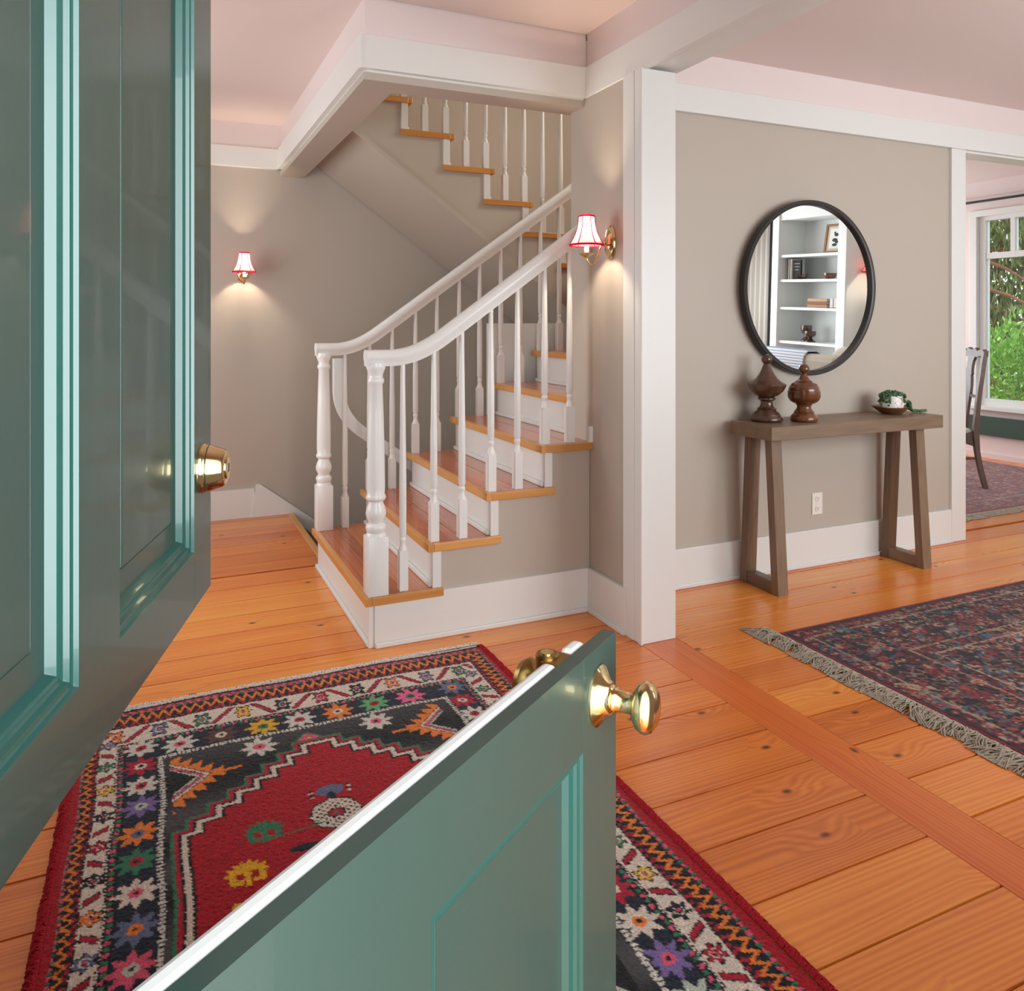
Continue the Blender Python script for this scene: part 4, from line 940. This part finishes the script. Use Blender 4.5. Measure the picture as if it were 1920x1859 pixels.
for q in range(3): mb.box(-.0115, -.0103, -.035+.006*q, .035-.006*q, .15-.03*q, .156-.03*q)
mb.obj('title_lines', paper('book_lettering', (168, 168, 164)), bb_)
MB().xf(Matrix())
bi = tag(empty('driftwood_piece', (5.68, 0.730, 1.668)), 'dark gnarled carving beside the black book on the bookcase', 'ornament')
mb = MB()
for q in range(5): mb.sphere((.01*math.sin(q), .05-.026*q, .022+.006*math.cos(q*2)), .022, 8, 6)
mb.obj('carving', 'urn', bi)
wb = tag(MB().lathe([(.03, 0), (.045, .01), (.056, .03), (.060, .055), (.056, .055), (.04, .02), (.001, .012)], 24).obj('small_bowl', 'urn2'), 'small reddish wooden bowl at the right of the second bookcase shelf', 'bowl'); wb.location = (5.72, 1.03, 1.661)
sh_ = tag(MB().sphere((0, 0, .04), .04, 12, 8, (.7, .9, 1)).sphere((0, .01, .085), .022, 10, 7).obj('pale_shell', 'candle'), 'pale shell ornament behind the small reddish bowl', 'ornament'); sh_.location = (5.80, 1.11, 1.661)
for k, (y, w_, c, lb) in enumerate(((.93, .24, (176, 130, 92), 'lowest flat book in the brown stack on the third shelf'), (.93, .24, (126, 92, 68), 'middle flat book in the brown stack on the third shelf'), (.93, .24, (190, 148, 108), 'top flat book in the brown stack on the third shelf'))): book(5.76, y, 1.391+.029*k, .18, w_, .028, c, lb, flat=True)
for k, (y, c, lb) in enumerate(((1.095, (150, 140, 122), 'grey-brown standing block of a book right of the flat stack'), (1.14, (96, 70, 54), 'dark brown book standing between two neighbours on the third shelf'), (1.19, (112, 80, 60), 'brown book at the right end of the third shelf'))): book(5.76, y, 1.391, .16, .09, .042, c, lb)
for k, (y, x, h, lb) in enumerate(((.72, 5.76, .155, 'taller turned wooden goblet on the fourth bookcase shelf'), (.83, 5.70, .105, 'shorter turned wooden goblet in front of the taller one'))):
    g_ = tag(empty('wooden_goblet', (x, y, 1.061)), lb, 'goblet', 'wooden goblets on the bookcase'); q = h/.155
    MB().lathe([(.05, 0), (.05, .012*q), (.030, .03*q), (.018, .05*q), (.020, .07*q)], 24).obj('foot', 'urn', g_)
    MB().lathe([(.018, .066*q), (.044, .085*q), (.052, .11*q), (.052, h), (.046, h), (.040, .095*q), (.001, .09*q)], 24).obj('cup', 'urn', g_)
pf2 = tag(empty('picture_frame', (5.78, 1.05, .741)), 'small brown frame low on the bookcase', 'picture')
MB().box(-.01, .01, -.10, .10, 0, .02).box(-.01, .01, -.10, .10, .16, .18).box(-.01, .01, -.10, -.08, .02, .16).box(-.01, .01, .08, .10, .02, .16).obj('frame', 'urn', pf2); box('print', paper('plain_print', (190, 184, 170)), -.004, .006, -.08, .08, .02, .16, pf2)
# wall panel strips right of the bookcase
struct(MB().box(5.925, 5.949, 1.48, 1.505, 0, ZC).obj('trim_10', 'white'), 'white strip beside the bookcase')
# armchair with striped throw, only its back shows in the mirror
ac = tag(empty('armchair', (5.05, 1.62, 0), R(0)), 'pale upholstered armchair with a striped throw, glimpsed in the mirror', 'armchair')
box('back', 'fabric', -.30, -.12, -.42, .42, .25, 1.03, ac, .05); box('seat', 'fabric', -.2, .42, -.36, .36, .22, .46, ac, .05)
for s in (-1, 1): box('arm', 'fabric', -.2, .42, s*.40-.07, s*.40+.07, .2, .64, ac, .05)
for sx in (-.24, .36):
    for s in (-1, 1): box('foot', 'urn', sx-.025, sx+.025, s*.38-.025, s*.38+.025, 0, .25, ac)
m, nt, b = nodes('striped_throw'); tc = N(nt, 'ShaderNodeTexCoord'); wv = N(nt, 'ShaderNodeTexWave', Scale=14.0, Distortion=.3); wv.bands_direction = 'Z'
nt.links.new(tc.outputs['Object'], wv.inputs['Vector']); cr2 = N(nt, 'ShaderNodeValToRGB'); cr2.color_ramp.elements[0].position = .15; cr2.color_ramp.elements[0].color = lin(150, 170, 196); cr2.color_ramp.elements[1].position = .35; cr2.color_ramp.elements[1].color = lin(234, 236, 240)
nt.links.new(wv.outputs['Color'], cr2.inputs[0]); nt.links.new(cr2.outputs[0], b.inputs['Base Color']); b.inputs['Roughness'].default_value = .9; M['throw'] = m
th_ = tag(empty('striped_throw', (5.05, 1.45, 1.035)), 'white and blue striped throw over the armchair back', 'throw')
MB().sweep([(-.315, 0, -.45), (-.315, 0, -.1), (-.30, 0, -.02), (-.26, 0, .018), (-.16, 0, .018), (-.11, 0, -.02), (-.105, 0, -.3)], [(-.26, -.006), (.26, -.006), (.26, .006), (-.26, .006)]).obj('cloth', 'throw', th_)
cu = tag(MB().sphere((0, 0, 0), 1, 20, 12, (.09, .2, .17)).obj('round_cushion', 'fabric'), 'round pale cushion propped on the armchair back', 'cushion'); cu.location = (5.045, 1.90, .93)
# pale curtain in the front corner, then a dark sheet as wall shade
def curtain(name, m, x, y0, y1, label):
    n = 60; vs = []; fs = []
    for i in range(n+1):
        u = i/n; yy = y0+(y1-y0)*u; xx = x+.022*math.sin(u*PI*max(3, round((y1-y0)*26)))
        vs += [(xx-.004, yy, .03), (xx-.004, yy, 2.5), (xx+.004, yy, .03), (xx+.004, yy, 2.5)]
    for i in range(n):
        a = 4*i; fs += [(a, a+4, a+5, a+1), (a+2, a+3, a+7, a+6), (a+1, a+5, a+7, a+3), (a, a+2, a+6, a+4)]
    return tag(MB().add(vs, fs, True).obj(name, m, None, False), label, 'curtain')
curtain('linen_curtain_and_shadow', 'curtain', 5.78, -.29, .16, 'pale pleated curtain at the left edge inside the mirror')
curtain('linen_curtain_and_shadow', 'shadow_strip', 5.90, .0, .40, 'dark grey strip standing for the shaded wall between the pale curtain and the bookcase')

# ================================================================== GARDEN
gd = struct(box('ground', 'soil', 7.7, 24, -4, 22, -.75, -.6), 'garden ground outside the dining room')
g = np.random.default_rng(5)
def cards(name, m, P, D, ln, wd, parent):
    """many small folded leaves: one mesh"""
    n = len(P); D = D/np.linalg.norm(D, axis=1)[:, None]; r = g.normal(size=(n, 3)); s = np.cross(D, r); s /= np.linalg.norm(s, axis=1)[:, None]; nn = np.cross(D, s)
    ln = ln*(.7+.6*g.random(n))[:, None]; wd = wd*(.7+.6*g.random(n))[:, None]
    a = P; b = P+D*ln*.5+s*wd+nn*wd*.3; c = P+D*ln; d = P+D*ln*.5-s*wd+nn*wd*.3
    v = np.stack([a, b, c, d], 1).reshape(-1, 3); f = np.arange(4*n).reshape(-1, 4)
    me = bpy.data.meshes.new(name); me.from_pydata(v.tolist(), [], f.tolist()); me.materials.append(M[m]); o = link(bpy.data.objects.new(name, me), parent); o['kind'] = 'stuff'; return o
def shrub(loc, rad, n, label, m='leafy', ln=.085, wd=.024):
    t = tag(empty('leafy_shrub', loc), label, 'shrub', 'shrubs outside the garden window')
    d = g.normal(size=(n, 3)); d /= np.linalg.norm(d, axis=1)[:, None]; q = (.55+.5*g.random(n))[:, None]
    P = d*q*np.array(rad)*(1+.18*np.sin(d[:, :1]*9)*np.cos(d[:, 2:]*7)); P[:, 2] = np.maximum(P[:, 2]+rad[2], .02)
    D = d*.8+np.array([0, 0, .5])+g.normal(size=(n, 3))*.5
    cards('foliage', m, P, D, ln, wd, t)
    mb = MB()
    for k in range(6):
        a = 2*PI*k/6; mb.tube([(0, 0, 0), (rad[0]*.3*math.cos(a), rad[1]*.3*math.sin(a), rad[2]*.8), (rad[0]*.6*math.cos(a), rad[1]*.6*math.sin(a), rad[2]*1.4)], [.02, .014, .006], 6)
    mb.obj('stems', 'bark', t)
shrub((9.7, 6.35, -.6), (.85, .75, .95), 5200, 'bright green shrub nearest the garden window')
shrub((11.3, 5.3, -.6), (.5, .45, .95), 4200, 'second green shrub behind and right of the nearest one')
shrub((9.2, 4.6, -.6), (.6, .6, .7), 3000, 'low green shrub at the right of the garden window')
def conifer(loc, h, rad, n, label, seed):
    t = tag(empty('conifer_tree', loc), label, 'tree', 'conifers outside the garden window'); q = random.Random(seed)
    tk = MB(); pts = [(0, 0, 0), (.1, .05, h*.3), (.0, .2, h*.6), (.05, .25, h)]; tk.tube(pts, [.17, .14, .1, .04], 10); tk.obj('trunk', 'bark', t)
    bm2 = MB(); S_ = []; 
    for k in range(22):
        z = h*(.12+.85*k/22); a = q.random()*2*PI; L_ = rad*(1-.55*k/22)*q.uniform(.7, 1.1); e = []
        for j in range(6):
            u = j/5; e.append((L_*u*math.cos(a+.4*u), .15+L_*u*math.sin(a+.4*u), z+.35*u-1.1*u*u*.7))
        bm2.tube(e, [.05, .042, .034, .026, .018, .01], 6); S_.append(e)
    bm2.obj('branches', 'bark', t)
    P = []; D = []; P2 = []; D2 = []
    for e in S_:
        for _ in range(n//22):
            u = q.random()**.7*4.99; j = int(u); p = Vector(e[j]).lerp(Vector(e[j+1]), u-j); dr = q.random()*.75
            p = p+Vector((q.gauss(0, .09), q.gauss(0, .09), -dr))
            (P if q.random() < .78 else P2).append(p[:]); (D if len(D) < len(P) else D2).append((q.gauss(0, .35), q.gauss(0, .35), -1))
    cards('needle_sprays', 'conifer', np.array(P), np.array(D), .17, .026, t); cards('dry_strands', 'conifer_dry', np.array(P2), np.array(D2), .22, .007, t)
conifer((12.0, 8.25, -.6), 5.6, 1.9, 9000, 'drooping conifer with reddish trunk outside the garden window', 3)
conifer((15.0, 12.2, -.6), 6.5, 2.2, 9000, 'farther drooping conifer behind the first one', 5)
conifer((16.2, 8.0, -.6), 6.0, 2.0, 8000, 'farther drooping conifer right of the first one', 9)
shrub((20.5, 12.5, -.6), (1.3, 5.5, 2.9), 9000, 'tall hedge closing the garden behind the conifers', 'leafy', .17, .05)
